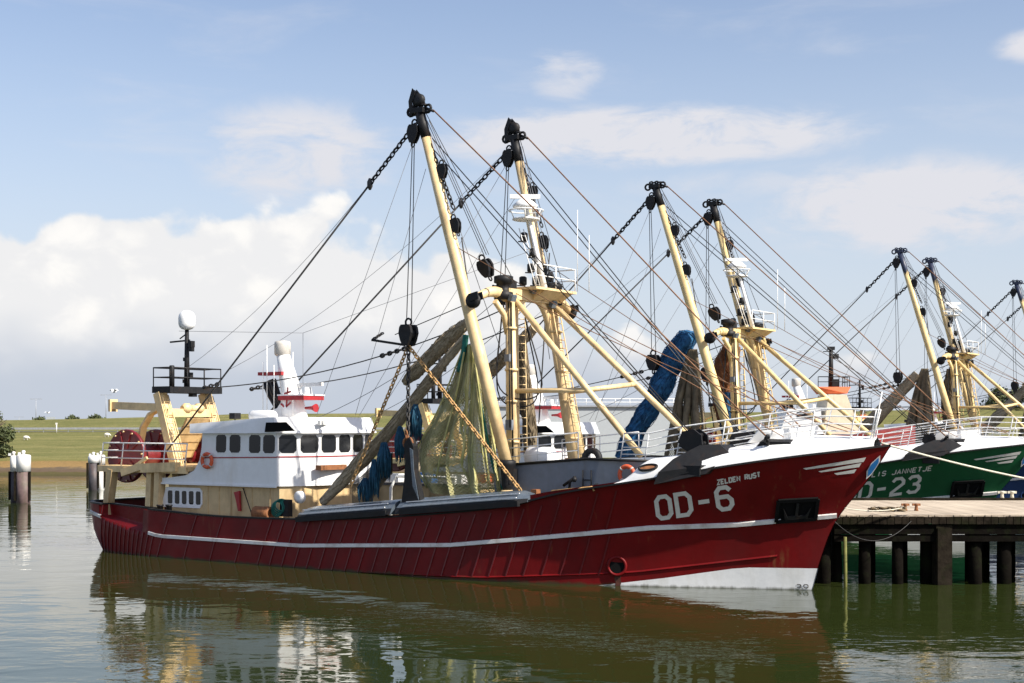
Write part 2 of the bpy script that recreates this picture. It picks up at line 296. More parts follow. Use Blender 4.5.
# ------------------------------------------------------------------ mesh helpers
V = Vector
def tag(o, label=None, cat=None, group=None, kind=None):
    if label: o['label'] = label
    if cat: o['category'] = cat
    if group: o['group'] = group
    if kind: o['kind'] = kind
    return o
class MB:
    def __init__(s): s.v = []; s.f = []; s.m = []; s.sm = []
    def face(s, idx, mi=0, sm=False): s.f.append(idx); s.m.append(mi); s.sm.append(sm)
    def poly(s, pts, mi=0):
        b = len(s.v); s.v += [V(p) for p in pts]; s.face(list(range(b, b+len(pts))), mi)
    def box(s, c, size, rz=0., mi=0, M3=None):
        b = len(s.v); hx, hy, hz = size[0]/2, size[1]/2, size[2]/2
        mt = M3 or Matrix.Rotation(rz, 3, 'Z')
        for z in (-hz, hz):
            for x, y in ((-hx, -hy), (hx, -hy), (hx, hy), (-hx, hy)): s.v.append(V(c) + mt @ V((x, y, z)))
        for q in ((0, 3, 2, 1), (4, 5, 6, 7), (0, 1, 5, 4), (1, 2, 6, 5), (2, 3, 7, 6), (3, 0, 4, 7)): s.face([b+i for i in q], mi)
        return s
    def prism(s, poly, vec, mi=0):
        "extrude the 3D polygon along vec"
        b = len(s.v); k = len(poly); vec = V(vec)
        s.v += [V(p) for p in poly] + [V(p)+vec for p in poly]
        s.face([b+i for i in range(k)][::-1], mi); s.face([b+k+i for i in range(k)], mi)
        for i in range(k):
            j = (i+1) % k; s.face([b+i, b+j, b+k+j, b+k+i], mi)
        return s
    def tube(s, pts, r, n=6, mi=0, cap=True, closed=False, sm=True):
        pts = [V(p) for p in pts]; k = len(pts)
        if k < 2: return s
        rs = r if isinstance(r, (list, tuple)) else [r]*k
        b = len(s.v); prev = None
        for i, p in enumerate(pts):
            if closed: t = pts[(i+1) % k]-pts[i-1]
            else: t = (pts[min(i+1, k-1)]-pts[max(i-1, 0)])
            if t.length < 1e-9: t = V((0, 0, 1))
            t.normalize()
            if prev is None:
                a = t.cross(V((0, 0, 1)));
                if a.length < .05: a = t.cross(V((1, 0, 0)))
            else: a = prev - t*prev.dot(t)
            a.normalize(); prev = a; c = t.cross(a)
            for j in range(n):
                an = 2*math.pi*j/n; s.v.append(p + (a*math.cos(an)+c*math.sin(an))*rs[i])
        seg = k if closed else k-1
        for i in range(seg):
            i2 = (i+1) % k
            for j in range(n):
                j2 = (j+1) % n; s.face([b+i*n+j, b+i*n+j2, b+i2*n+j2, b+i2*n+j], mi, sm)
        if cap and not closed:
            s.face([b+j for j in range(n)][::-1], mi); s.face([b+(k-1)*n+j for j in range(n)], mi)
        return s
    def bar(s, p, q, w, h=None, mi=0, up=(0, 0, 1)):
        "rectangular bar"
        p = V(p); q = V(q); t = (q-p).normalized(); a = t.cross(V(up))
        if a.length < .02: a = t.cross(V((1, 0, 0)))
        a.normalize(); c = a.cross(t); h = h or w
        pts = [p+a*w/2*i+c*h/2*j for i, j in ((-1, -1), (1, -1), (1, 1), (-1, 1))]
        return s.prism(pts, q-p, mi)
    def lathe(s, c, prof, n=16, mi=0, axis='Z', sm=True):
        b = len(s.v); k = len(prof); c = V(c)
        for r, h in prof:
            for j in range(n):
                a = 2*math.pi*j/n; x, y = r*math.cos(a), r*math.sin(a)
                s.v.append(c + (V((x, y, h)) if axis == 'Z' else V((x, h, y)) if axis == 'Y' else V((h, x, y))))
        for i in range(k-1):
            for j in range(n):
                j2 = (j+1) % n; s.face([b+i*n+j, b+i*n+j2, b+(i+1)*n+j2, b+(i+1)*n+j], mi, sm)
        s.face([b+j for j in range(n)][::-1], mi); s.face([b+(k-1)*n+j for j in range(n)], mi)
        return s
    def torus(s, c, ax1, ax2, R1, r, n=20, k=6, mi=0, sel=None):
        c = V(c); ax1 = V(ax1).normalized(); ax2 = V(ax2).normalized()
        pts = [c+(ax1*math.cos(2*math.pi*i/n)+ax2*math.sin(2*math.pi*i/n))*R1 for i in range(n)]
        return s.tube(pts, r, k, mi, closed=True)
    def grid(s, rows, mi=0, sm=True, closed=False):
        b = len(s.v); nr = len(rows); nc = len(rows[0])
        for r in rows: s.v += [V(p) for p in r]
        for i in range(nr-1):
            for j in range(nc if closed else nc-1):
                j2 = (j+1) % nc
                s.face([b+i*nc+j, b+i*nc+j2, b+(i+1)*nc+j2, b+(i+1)*nc+j], mi(i, j) if callable(mi) else mi, sm)
        return s
    def chain(s, p, q, L=.22, r=.03, mi=0, sag=0.):
        p = V(p); q = V(q); n = max(2, int((q-p).length/(L*.72)))
        for i in range(n):
            f0 = i/n; f1 = (i+1)/n
            a = p.lerp(q, f0)-V((0, 0, sag*4*f0*(1-f0))); c = p.lerp(q, f1)-V((0, 0, sag*4*f1*(1-f1)))
            t = (c-a).normalized(); mid = (a+c)/2
            w = t.cross(V((.3, .9, .2))).normalized()
            if i % 2: w = t.cross(w)
            s.torus(mid, t*1., w, 1, r, 8, 4, mi) if False else s._link(mid, t, w, L/2, L*.28, r, mi)
        return s
    def _link(s, c, t, w, a, b, r, mi):
        pts = [c+t*a*math.cos(x)+w*b*math.sin(x) for x in [i*math.pi/4 for i in range(8)]]
        s.tube(pts, r, 4, mi, closed=True)
    def build(s, name, mat, parent=None, off=None, frame=None):
        """one mesh object. off: point subtracted from the vertices; frame: (origin, rz) places a top-level object"""
        if frame is not None and parent is None:
            if off is None:
                xs = [v.x for v in s.v]; ys = [v.y for v in s.v]
                off = V(((min(xs)+max(xs))/2, (min(ys)+max(ys))/2, min(v.z for v in s.v)))
        o3 = V(off) if off is not None else V((0, 0, 0))
        me = bpy.data.meshes.new(name); me.from_pydata([tuple(v-o3) for v in s.v], [], s.f)
        for mm in (mat if isinstance(mat, list) else [mat]): me.materials.append(mm)
        me.polygons.foreach_set('material_index', s.m); me.polygons.foreach_set('use_smooth', s.sm)
        me.update()
        ob = bpy.data.objects.new(name, me); COL.objects.link(ob)
        if parent: ob.parent = parent
        elif frame is not None:
            o, rz = frame; ob.location = V(o)+Matrix.Rotation(rz, 3, 'Z') @ o3; ob.rotation_euler = (0, 0, rz)
        return ob
def empty(name, base, frame=((0, 0, 0), 0.)):
    e = bpy.data.objects.new(name, None); COL.objects.link(e); o, rz = frame
    e.location = V(o)+Matrix.Rotation(rz, 3, 'Z') @ V(base); e.rotation_euler = (0, 0, rz); e.empty_display_size = .3
    return e
def sagline(p, q, sag=0., n=10):
    p = V(p); q = V(q)
    if not sag: return [p, q]
    return [p.lerp(q, i/n)-V((0, 0, 4*sag*(i/n)*(1-i/n))) for i in range(n+1)]
def lin(x, pts):
    if x <= pts[0][0]: return pts[0][1]
    for (a, b), (c, d) in zip(pts, pts[1:]):
        if x <= c: return b+(d-b)*(x-a)/(c-a) if c > a else d
    return pts[-1][1]
def smo(x, pts):
    "monotone-ish smooth interpolation (Catmull-Rom)"
    if x <= pts[0][0]: return pts[0][1]
    if x >= pts[-1][0]: return pts[-1][1]
    for i in range(len(pts)-1):
        a, b = pts[i], pts[i+1]
        if x <= b[0]:
            p0 = pts[i-1] if i else a; p3 = pts[i+2] if i+2 < len(pts) else b
            h = b[0]-a[0]; t = (x-a[0])/h
            def sl(l, c, r): return (r[1]-l[1])/(r[0]-l[0]) if r[0] > l[0] else 0
            m0 = sl(p0, a, b)*h; m1 = sl(a, b, p3)*h
            return (2*t**3-3*t*t+1)*a[1]+(t**3-2*t*t+t)*m0+(-2*t**3+3*t*t)*b[1]+(t**3-t*t)*m1

# ------------------------------------------------------------------ surveying: photo measurements turned into metres along / across / above the moored trawler
FPX = 1422.2; HORY = 425.
HEAD = R(-34); D2 = V((math.cos(HEAD), math.sin(HEAD), 0)); N2 = V((-D2.y, D2.x, 0))
_Y = FPX*EYE/(590-HORY); BOW0 = V(((812-512)/FPX*_Y, _Y, 0)); ORG = BOW0 - D2*36.
def P(px, py, v):
    a = (px-512)/FPX; bx = ORG.x+N2.x*v; by = ORG.y+N2.y*v
    u = (a*by-bx)/(D2.x-a*D2.y); Y = by+D2.y*u
    return V((u, v, EYE-(py-HORY)*Y/FPX))
def G(px, Y, z=0.): return V(((px-512)/FPX*Y, Y, z))          # ground point at distance Y
def ZAT(py, Y): return EYE-(py-HORY)*Y/FPX
# half breadths
BS = [(0, 2.9), (.012, 3.45), (.035, 3.9), (.08, 4.22), (.14, 4.42), (.62, 4.45), (.70, 4.22), (.77, 3.8), (.84, 3.08), (.90, 2.2), (.95, 1.25), (.985, .45), (1, .05)]
BW = [(0, 2.3), (.02, 3.2), (.05, 3.75), (.1, 4.15), (.16, 4.5), (.62, 4.6), (.70, 4.2), (.78, 3.35), (.86, 2.15), (.93, 1.0), (.98, .3), (1, .05)]
STEM = [(-.8, 35.75), (0, 36.), (1.2, 36.35), (2.64, 36.95), (4.15, 38.15), (5.36, 38.97), (6, 39.3)]
US = -.85
STERN = [(-.8, .3), (0, -.35), (.9, -.83), (2.4, US)]
def uS(s): return US+s*(38.97-US)
def sS(u): return (u-US)/(38.97-US)
def bS(u): return smo((u+.85)/39.82, BS)
def meas(px, py):
    v = -4.
    for _ in range(12):
        p = P(px, py, v); v = -max(.02, bS(min(38.9, p.x)))
    return (p.x, p.z)
SHEER = sorted([meas(*p) for p in ((92, 503), (160, 511), (220, 517), (320, 520), (400, 517), (500, 508), (560, 494), (610, 486), (650, 480), (720, 468), (790, 458), (850, 451))])+[(38.97, 5.38)]
BANDZ = sorted([meas(*p) for p in ((92, 512), (160, 536), (300, 545.5), (450, 545), (560, 536), (640, 529))])+[(33.5, 2.42), (37., 2.82)]
def shz(u): return smo(u, SHEER)
def bnz(u): return lin(u, BANDZ)
def boz(u): return lin(u, [(0, -.25), (28, -.24), (30.9, 0.0), (33.4, .34), (36.2, .80), (39, .82)])
def hull_b(s, z):
    u = uS(s)
    t = max(0., min(1., (z+.8)/(shz(u)+.8)))
    k = lin(s, [(0, 1.), (.6, .9), (.75, 1.5), (.9, 1.7), (1, 1.4)])
    return smo(s, BW)+(smo(s, BS)-smo(s, BW))*t**k
def hull_pt(u, z, out=0.):
    "point on the starboard side at (u, z)"
    def q(u, z):
        a = lin(z, STERN); b = smo(z, STEM); s = max(0, min(1, (u-a)/(b-a)))
        return V((u, -hull_b(s, z), z))
    p = q(u, z)
    if out:
        n = (q(u+.05, z)-q(u-.05, z)).cross(q(u, z+.05)-q(u, z-.05)).normalized()
        if n.y > 0: n = -n
        p = p+n*out
    return p
def on_hull(px, py, out=.0):
    v = -4.
    for _ in range(15):
        p = P(px, py, v); v = hull_pt(p.x, p.z).y
    return hull_pt(p.x, p.z, out)

# ------------------------------------------------------------------ lettering (strokes)
GL = {'O': [[(.25, 0), (.75, 0), (1, .25), (1, 1.15), (.75, 1.4), (.25, 1.4), (0, 1.15), (0, .25), 'c']],
 'D': [[(0, 0), (.72, 0), (1, .28), (1, 1.12), (.72, 1.4), (0, 1.4), 'c']],
 '-': [[(.1, .68), (.9, .68)]],
 '6': [[(1, 1.18), (.75, 1.4), (.25, 1.4), (0, 1.15), (0, .25), (.25, 0), (.75, 0), (1, .25), (1, .55), (.75, .8), (.0, .8)]],
 '2': [[(0, 1.15), (.25, 1.4), (.75, 1.4), (1, 1.15), (1, .9), (0, .2), (0, 0), (1, 0)]],
 '3': [[(0, 1.2), (.25, 1.4), (.75, 1.4), (1, 1.15), (1, .95), (.75, .72), (.4, .72)], [(.75, .72), (1, .5), (1, .25), (.75, 0), (.25, 0), (0, .2)]],
 'Z': [[(0, 1.4), (1, 1.4), (0, 0), (1, 0)]], 'E': [[(1, 1.4), (0, 1.4), (0, 0), (1, 0)], [(0, .7), (.8, .7)]],
 'L': [[(0, 1.4), (0, 0), (1, 0)]], 'N': [[(0, 0), (0, 1.4), (1, 0), (1, 1.4)]],
 'R': [[(0, 0), (0, 1.4), (.75, 1.4), (1, 1.2), (1, .9), (.75, .7), (0, .7)], [(.55, .7), (1, 0)]],
 'U': [[(0, 1.4), (0, .2), (.25, 0), (.75, 0), (1, .2), (1, 1.4)]],
 'S': [[(1, 1.2), (.75, 1.4), (.25, 1.4), (0, 1.15), (0, .9), (.25, .7), (.75, .7), (1, .5), (1, .25), (.75, 0), (.25, 0), (0, .2)]],
 'T': [[(0, 1.4), (1, 1.4)], [(.5, 1.4), (.5, 0)]], 'C': [[(1, 1.2), (.75, 1.4), (.25, 1.4), (0, 1.15), (0, .25), (.25, 0), (.75, 0), (1, .2)]],
 'I': [[(.5, 0), (.5, 1.4)]], 'J': [[(1, 1.4), (1, .25), (.75, 0), (.25, 0), (0, .25)]], 'A': [[(0, 0), (.5, 1.4), (1, 0)], [(.2, .5), (.8, .5)]], ' ': []}
GL['0'] = GL['O']
def strokes(mb, text, w, h, gap, sw, fmap, slant=0.):
    x0 = 0.
    for ch in text:
        for pl in GL[ch]:
            cl = pl[-1] == 'c'; q = [V((x0+a*w, b*h/1.4, 0)) for a, b in (pl[:-1] if cl else pl)]
            k = len(q); Ls = []; Rs = []
            for i in range(k):
                p0 = q[i-1] if (i or cl) else None; p1 = q[(i+1) % k] if (i < k-1 or cl) else None
                d0 = (q[i]-p0).normalized() if p0 is not None else None; d1 = (p1-q[i]).normalized() if p1 is not None else None
                if d0 is None: d0 = d1
                if d1 is None: d1 = d0
                n0 = V((-d0.y, d0.x, 0)); n1 = V((-d1.y, d1.x, 0)); m = (n0+n1)
                m = m.normalized() if m.length > .1 else n0
                L = min(1.6, 1/max(.4, m.dot(n0)))*sw/2
                Ls.append(q[i]+m*L); Rs.append(q[i]-m*L)
            for i in range(k if cl else k-1):
                j = (i+1) % k
                n = max(1, int((q[j]-q[i]).length/.12))
                for a in range(n):
                    f0, f1 = a/n, (a+1)/n
                    pts = [Ls[i].lerp(Ls[j], f0), Ls[i].lerp(Ls[j], f1), Rs[i].lerp(Rs[j], f1), Rs[i].lerp(Rs[j], f0)]
                    mb.poly([fmap(p.x+slant*p.y, p.y) for p in pts])
        x0 += w+gap
    return mb

# ------------------------------------------------------------------ small ship fittings
def block_mb(mb, c, size, t=(0, 0, -1), thick=None):
    "pulley block: two cheek plates, a sheave and a shackle, hanging along t"
    c = V(c); t = V(t).normalized(); s = size*.78
    w = t.cross(V((0, 1, 0)));
    if w.length < .2: w = t.cross(V((1, 0, 0)))
    w.normalize(); n = t.cross(w); th = thick or s*.42
    out = [(-.55, -.26), (-.42, -.36), (-.1, -.42), (.3, -.30), (.58, -.14), (.58, .14), (.3, .30), (-.1, .42), (-.42, .36), (-.55, .26)]
    for sgn in (-1, 1):
        poly = [c+t*a*s+w*b*s+n*(sgn*th/2) for a, b in out]; mb.prism(poly, n*(-sgn*th*.28))
    ring = [c+w*math.cos(i*math.pi/6)*s*.34+t*(-.05+math.sin(i*math.pi/6)*.34)*s-n*th*.2 for i in range(12)]
    mb.prism(ring, n*th*.4)
    mb.torus(c-t*s*.68, t, w, s*.2, s*.06, 10, 5); mb.torus(c+t*s*.68, t, n, s*.16, s*.05, 10, 5)
    return mb
def rail_mb(mb, pts, h, nb=3, r=.028, lean=V((0, 0, 0)), step=1.1):
    "stanchions and nb horizontal bars along a 3D foot path"
    pts = [V(p) for p in pts]; up = V((0, 0, h))+lean
    for k in range(nb):
        f = (k+1)/nb; mb.tube([p+up*f for p in pts], r if k < nb-1 else r*1.25, 6)
    for a, b in zip(pts, pts[1:]):
        n = max(1, round((b-a).length/step))
        for i in range(n): p = a.lerp(b, i/n); mb.tube([p, p+up], r, 6)
    mb.tube([pts[-1], pts[-1]+up], r, 6)
    return mb
def ladder_mb(mb, p, q, w, wd, r=.022, step=.32):
    p = V(p); q = V(q); wd = V(wd).normalized()*w/2
    mb.tube([p-wd, q-wd], r, 5); mb.tube([p+wd, q+wd], r, 5)
    n = int((q-p).length/step)
    for i in range(1, n): a = p.lerp(q, i/n); mb.tube([a-wd, a+wd], r*.8, 4)
    return mb
def wall_window(parent, A, B, s0, s1, z0, z1, boat_detail, nrm, slant=0.):
    "window with a proud rounded frame (part) and a dark pane (sub-part) on the wall from A to B"
    A = V((*A, 0)); B = V((*B, 0)); t = (B-A).normalized(); n = V((*nrm, 0)).normalized(); L = (B-A).length
    w = (s1-s0); h = z1-z0; c = min(w, h)*.16
    def pt(a, b, o): return A+t*(s0+a+slant*b)+V((0, 0, z0+b))+n*o
    def rr(e, o): return [pt(x, y, o) for x, y in ((c-e*.4, -e), (w-c+e*.4, -e), (w+e, c-e*.4), (w+e, h-c+e*.4), (w-c+e*.4, h+e), (c-e*.4, h+e), (-e, h-c+e*.4), (-e, c-e*.4))]
    f = MB(); o_ = rr(.03, .012); i_ = rr(0, .012); o2 = rr(.03, -.02); i2 = rr(0, -.02)
    for k in range(8):
        j = (k+1) % 8
        f.poly([o_[k], o_[j], i_[j], i_[k]]); f.poly([o2[k], o2[j], o_[j], o_[k]]); f.poly([i_[k], i_[j], i2[j], i2[k]])
    fo = f.build('window', M['white'], parent)
    g = MB(); g.poly(rr(0., .005)); g.build('pane', M['glass'], fo)
    return fo

def wrap(poly):  # (u,v) to V3 helper
    return [V((a, b, 0)) for a, b in poly]

# ------------------------------------------------------------------ THE TRAWLER
def trawler(root_name, off_uv, pal, label, number=None, name=None, full=True, group=None, drop=0., stretch=1.):
    org = ORG + D2*off_uv[0] + N2*off_uv[1] - V((0, 0, drop))
    fr = (org, HEAD)
    root = empty(root_name, (0, 0, 0), fr); root.scale.x = stretch; root.location -= D2*24*(stretch-1); tag(root, label, 'trawler', group)
    def part(mb, nm, mat, parent=None): return mb.build(nm, M[mat] if isinstance(mat, str) else mat, parent or root)
    mast = pal['mast']
    # ---- hull: rows follow keel, boot line, rubbing band and sheer on both sides
    sv = sorted(set([i/64 for i in range(65)]+[.004, .008, .012, .02, .03, sS(1.15), sS(1.2), sS(4.85), sS(4.9), .975, .985, .993, .996]))
    def rowz(u, r):
        b0, b1, b2 = boz(u), bnz(u), shz(u)
        if r <= 3: return -.8+(b0+.8)*r/3
        if r <= 8: return b0+(b1-b0)*(r-3)/5
        return b1+(b2-b1)*(r-8)/7
    NR = 16
    def side(sg):
        rows = []
        for r in range(NR):
            row = []
            for s in sv:
                z = rowz(uS(s), r); a = lin(z, STERN); b = smo(z, STEM); u = a+(b-a)*s
                y = hull_b(s, z)
                if sS(1.18) <= s <= sS(4.87) and r >= 9: y -= .55      # notch above the band on the quarter
                row.append(V((u, sg*y, z)))
            rows.append(row)
        return rows
    h = MB()
    for sg in (-1, 1):
        rows = side(sg); h.grid(rows, mi=lambda i, j: 1 if i < 3 else 0)
        for i in range(NR-1):       # transom
            a, b = rows[i][0], rows[i+1][0]
            h.poly([a, b, V((b.x-.25, 0, b.z)), V((a.x-.25, 0, a.z))], 1 if i < 3 else 0)
    part(h, 'hull', [M[pal['hull']], M['boot']])
    # inner bulwark and deck
    d = MB(); us = [i*28.6/40 for i in range(41)]
    def ins(u, z): return max(.01, min(bS(u)-.16, -hull_pt(u, z).y-.14)-(.60 if 1.1 < u < 4.95 else 0))
    for sg in (-1, 1): d.grid([[V((u, sg*ins(u, shz(u)-q), shz(u)-q)) for u in us] for q in (.01, .3, .6, .85, 1.05)])
    part(d, 'bulwark_lining', 'beige')
    d = MB(); d.grid([[V((u, k*ins(u, shz(u)-1.05), shz(u)-1.0)) for u in us] for k in (-1, 0, 1)]); part(d, 'deck', 'deck')
    # capping rail
    c = MB()
    for sg in (-1, 1):
        o = []; ii = []
        for s in sv:
            u = uS(s); n = .55 if sS(1.18) <= s <= sS(4.87) else 0
            o.append(V((u, sg*(bS(u)+.05-n), shz(u)))); ii.append(V((u, sg*max(0, bS(u)-.2-n), shz(u))))
        up = V((0, 0, .07)); c.grid([ii, [p+up for p in ii], [p+up for p in o], o, ii], sm=False)
    a = bS(US); c.box((US-.1, 0, shz(0)+.035), (.3, 2*a, .08))
    part(c, 'capping_rail', 'black')
    # rubbing band with gap at the notch and at the anchor pocket
    b = MB()
    for sg in (-1, 1):
        for u0, u1 in ((US+.05, 1.15), (5.0, 35.15), (36.35, 37.0)):
            n = max(3, int((u1-u0)/.5)); prof = []
            for k in range(n+1):
                u = u0+(u1-u0)*k/n; z = bnz(u); hp = hull_pt(u, z)
                for_ = [hull_pt(u, z-.085, 0), hull_pt(u, z-.07, .08), hull_pt(u, z+.07, .08), hull_pt(u, z+.085, 0)]
                prof.append([V((p.x, -sg*p.y if sg > 0 else p.y, p.z)) for p in for_])
            b.grid(prof, sm=False)
    part(b, 'rubbing_band', 'band')
    nl = MB()       # ledge of the notch
    nl.box((2.95, -3.62, .99), (3.6, .62, .05)); part(nl, 'quarter_ledge', pal['hull'])
    # chine rail low on the bow
    b = MB(); pr = []
    for k in range(40):
        u = 18+k*16.9/39; z = lin(u, [(18, .02), (24, .14), (30, .55), (35, 1.28)])
        pr.append([hull_pt(u, z-.05, 0), hull_pt(u, z, .05), hull_pt(u, z+.05, 0)])
    b.grid(pr, sm=False); part(b, 'spray_rail', pal['hull'])
    # diagonal fender ribs
    if full:
        b = MB()
        def rib(ub, z0, z1, lean, w=.055):
            n = 6; pr = []; b = MB()
            for k in range(n+1):
                z = z0+(z1-z0)*k/n; u = ub+lean*(z-z0)
                pr.append([hull_pt(u-w/2, z, 0), hull_pt(u-w/2, z, .035), hull_pt(u+w/2, z, .035), hull_pt(u+w/2, z, 0)])
            b.grid(pr, sm=False); part(b, 'fender_rib', pal['rib'])
        for k in range(13): u = .7+k*.36; rib(u, .0, bnz(u)-.1, .28)
        low = [5.6, 7.4, 9.1, 10.7]+[12.1+.72*k for k in range(24)]
        for u in low: rib(u, .02 if u < 22 else .1+(u-22)*.045, bnz(u)-.1, .34)
        for u in low+[.8]: rib(u+.4, bnz(u)+.1, shz(u)-.03, .40)
    # bow thruster tunnel
    cp = on_hull(617, 566); e1 = (hull_pt(cp.x+.1, cp.z)-hull_pt(cp.x-.1, cp.z)).normalized(); e2 = V((0, 0, 1))
    nn = e1.cross(e2).normalized(); nn = nn if nn.y < 0 else -nn
    b = MB(); b.torus(cp+nn*.03, e1, e2, .34, .06, 24, 6); b.poly([cp+nn*.022+e1*.33*math.cos(i*math.pi/12)+e2*.33*math.sin(i*math.pi/12) for i in range(24)], 1)
    part(b, 'thruster_tunnel', [M[pal['hull']], M['hole']])
    if full:
        b = MB(); b.grid([[hull_pt(cp.x+dx*(1-.25*k/6)+.02*math.sin(k*2), cp.z-.30-.085*k, .012) for k in range(7)] for dx in (-.12, -.04, .05, .12)]); part(b, 'rust_streak', 'streak')
    # anchor pocket at the bow with a stockless anchor
    q = [on_hull(776, 521, .02), on_hull(815.5, 518, .02), on_hull(818, 498.5, .02), on_hull(778.5, 500.5, .02)]
    nrm = (q[1]-q[0]).cross(q[3]-q[0]).normalized(); nrm = nrm if nrm.y < 0 else -nrm
    b = MB()
    for k in range(4): b.bar(q[k]+nrm*.03, q[(k+1) % 4]+nrm*.03, .13, .16, up=nrm)
    b.prism([p+nrm*.005 for p in q], nrm*.02)
    po = part(b, 'anchor_pocket', 'hole')
    b = MB(); cc = sum(q, V())/4+nrm*.06; ex = (q[1]-q[0]).normalized(); ey = (q[3]-q[0]).normalized()
    b.bar(cc-ey*.28, cc+ey*.3, .1, .08, up=nrm); b.bar(cc-ey*.28-ex*.42, cc-ey*.28+ex*.42, .12, .08, up=nrm)
    for sg in (-1, 1): b.prism([cc-ey*.28+ex*sg*.42, cc-ey*.28+ex*sg*.3, cc+ey*.12+ex*sg*.5], nrm*.07)
    part(b, 'anchor', 'black', po)
    # white wing stripes and emblem near the stem
    b = MB()
    for (x0, y0, x1, y1, x2, y2, x3, y3) in ((803, 468.2, 866, 457.2, 863.5, 461.8, 806, 469.6), (818, 471.2, 861.5, 462.8, 859, 467, 821, 472.2), (834, 473.2, 856.5, 469, 854, 473, 837, 474.8)):
        tp = [on_hull(x0+(x1-x0)*i/8, y0+(y1-y0)*i/8, .015) for i in range(9)]; bt = [on_hull(x3+(x2-x3)*i/8, y3+(y2-y3)*i/8, .015) for i in range(9)]
        b.grid([tp, bt], sm=False)
    part(b, 'bow_stripes', 'letter')
    sh = [(866, 479), (866.5, 471), (871, 463), (878, 456.5), (885, 455), (882, 461), (876, 468), (871, 475)]
    b = MB()
    fpts = [on_hull(min(x, 880), y, .03) for x, y in sh]
    ctr = sum(fpts, V())/8; b.prism(fpts, V((.02, -.05, 0)))
    em = part(b, 'bow_shield', 'band'); b = MB(); b.prism([ctr+(p-ctr)*.78+V((.02, -.055, 0)) for p in fpts], V((0.005, -.012, 0))); part(b, 'shield_field', 'emblem_blue', em)
    # registration and name
    base = on_hull(656.5, 520.8); e = on_hull(737, 509.)
    L = e.x-base.x
    if number:
        n = len(number); w = L/(n+.36*(n-1)); rise = (e.z-base.z)/L
        
        if not full: base = base-V((.3*L, 0, .3*L*rise)); w *= 1.3
        for ci, ch in enumerate(number):
            x0 = ci*(w*.86+w*.42); mb = MB(); strokes(mb, ch, w*.86, .80 if full else .80, 0, .155, lambda x, y: hull_pt(base.x+.08+x0+x, base.z+(.08 if full else -.12)+rise*(x0+x)+y, .014), .06 if full else .28); part(mb, 'registration_character', 'letter')
    if name:
        p0 = on_hull(717.5, 484.5); p1 = on_hull(760, 476.5); n = len(name)
        if not full: p0 = hull_pt(on_hull(640, 500).x, base.z+1.06); p1 = hull_pt(on_hull(748, 485).x, base.z+1.06+.14*(on_hull(748, 485).x-p0.x))
        L = p1.x-p0.x; w = L/(n+.55*(n-1)); rise = (p1.z-p0.z)/L
        up = 0
        mb = MB(); strokes(mb, name, w, .16 if full else .22, w*.55, .05, lambda x, y: hull_pt(p0.x+x, p0.z+up+rise*x+y, .014), .12 if full else .4); part(mb, 'ship_name', 'letter')
    # draught figures at stem
    if full:
        p0 = on_hull(797, 587.5); mb = MB(); strokes(mb, '30', .14, .12, .1, .03, lambda x, y: hull_pt(p0.x+x, p0.z+y, .014)); part(mb, 'draught_mark', 'rope')
    # ---- whaleback (white turtle deck) and forecastle
    UW = P(613, 496, -3.8).x; ZT = [(UW, shz(UW)+.08), (P(634, 475, -2.9).x, P(634, 475, -2.9).z), (P(650, 458.5, -2.5).x, P(650, 458.5, -2.5).z), (P(682, 454, -2.3).x, P(682, 454, -2.3).z), (34, 5.40), (36, 5.68), (38.6, 5.62)]
    wb = MB(); uu = [UW+.2*i for i in range(10)]+[UW+2.2, UW+2.6, 33.2, 34, 35, 36, 37, 37.8, 38.5]
    def wbp(u, k, sg):   # k 0..1 from the sheer to the deck edge
        a = k*math.pi/2; z0 = shz(u)+.07; z1 = lin(u, ZT); wd = min(1.35, bS(u)*.55)
        return V((u, sg*(bS(u)-.02-wd*(1-math.cos(a))), z0+(max(z1, z0+.01)-z0)*math.sin(a)))
    for sg in (-1, 1): wb.grid([[wbp(u, k/7, sg) for u in uu] for k in range(8)])
    part(wb, 'whaleback', 'white')
    fd = MB(); fd.grid([[wbp(u, 1, k)+V((0, 0, -.004)) if k else V((u, 0, lin(u, ZT)+.1)) for u in uu if u >= UW+1.7] for k in (-1, 0, 1)]); part(fd, 'foredeck', 'white')
    bw = MB()           # breakwater plates on the foredeck
    for sg in (-1, 1):
        z = lin(34.6, ZT); bw.prism([V((34.2, sg*1.7, z)), V((36.1, sg*.15, z+.1)), V((36.2, sg*.15, z+.62)), V((34.6, sg*1.6, z+.45))], (-.06, 0, 0))
    part(bw, 'breakwater', 'white')
    # oval mooring hole
    c = P(621, 475.5, -4.05); b = MB()
    oc = [V((math.cos(t)*.42, 0, math.sin(t)*.17)) for t in [i*math.pi/10 for i in range(20)]]
    wn = (wbp(UW+1.2, .5, -1)-wbp(UW+1.2, .25, -1)).cross(wbp(UW+1.5, .4, -1)-wbp(UW+.9, .4, -1)).normalized(); wn = wn if wn.y < 0 else -wn
    cc = wbp(UW+1.25, .34, -1); tx = (wbp(UW+1.6, .34, -1)-wbp(UW+.9, .36, -1)).normalized(); ty = wn.cross(tx)
    ring = [cc+wn*.03+tx*.36*math.cos(i*math.pi/10)+ty*.15*math.sin(i*math.pi/10) for i in range(20)]
    b.tube(ring, .045, 6, closed=True); b.poly([p-wn*.01 for p in ring], 1)
    part(b, 'mooring_hole', [M['black'], M['rust']])
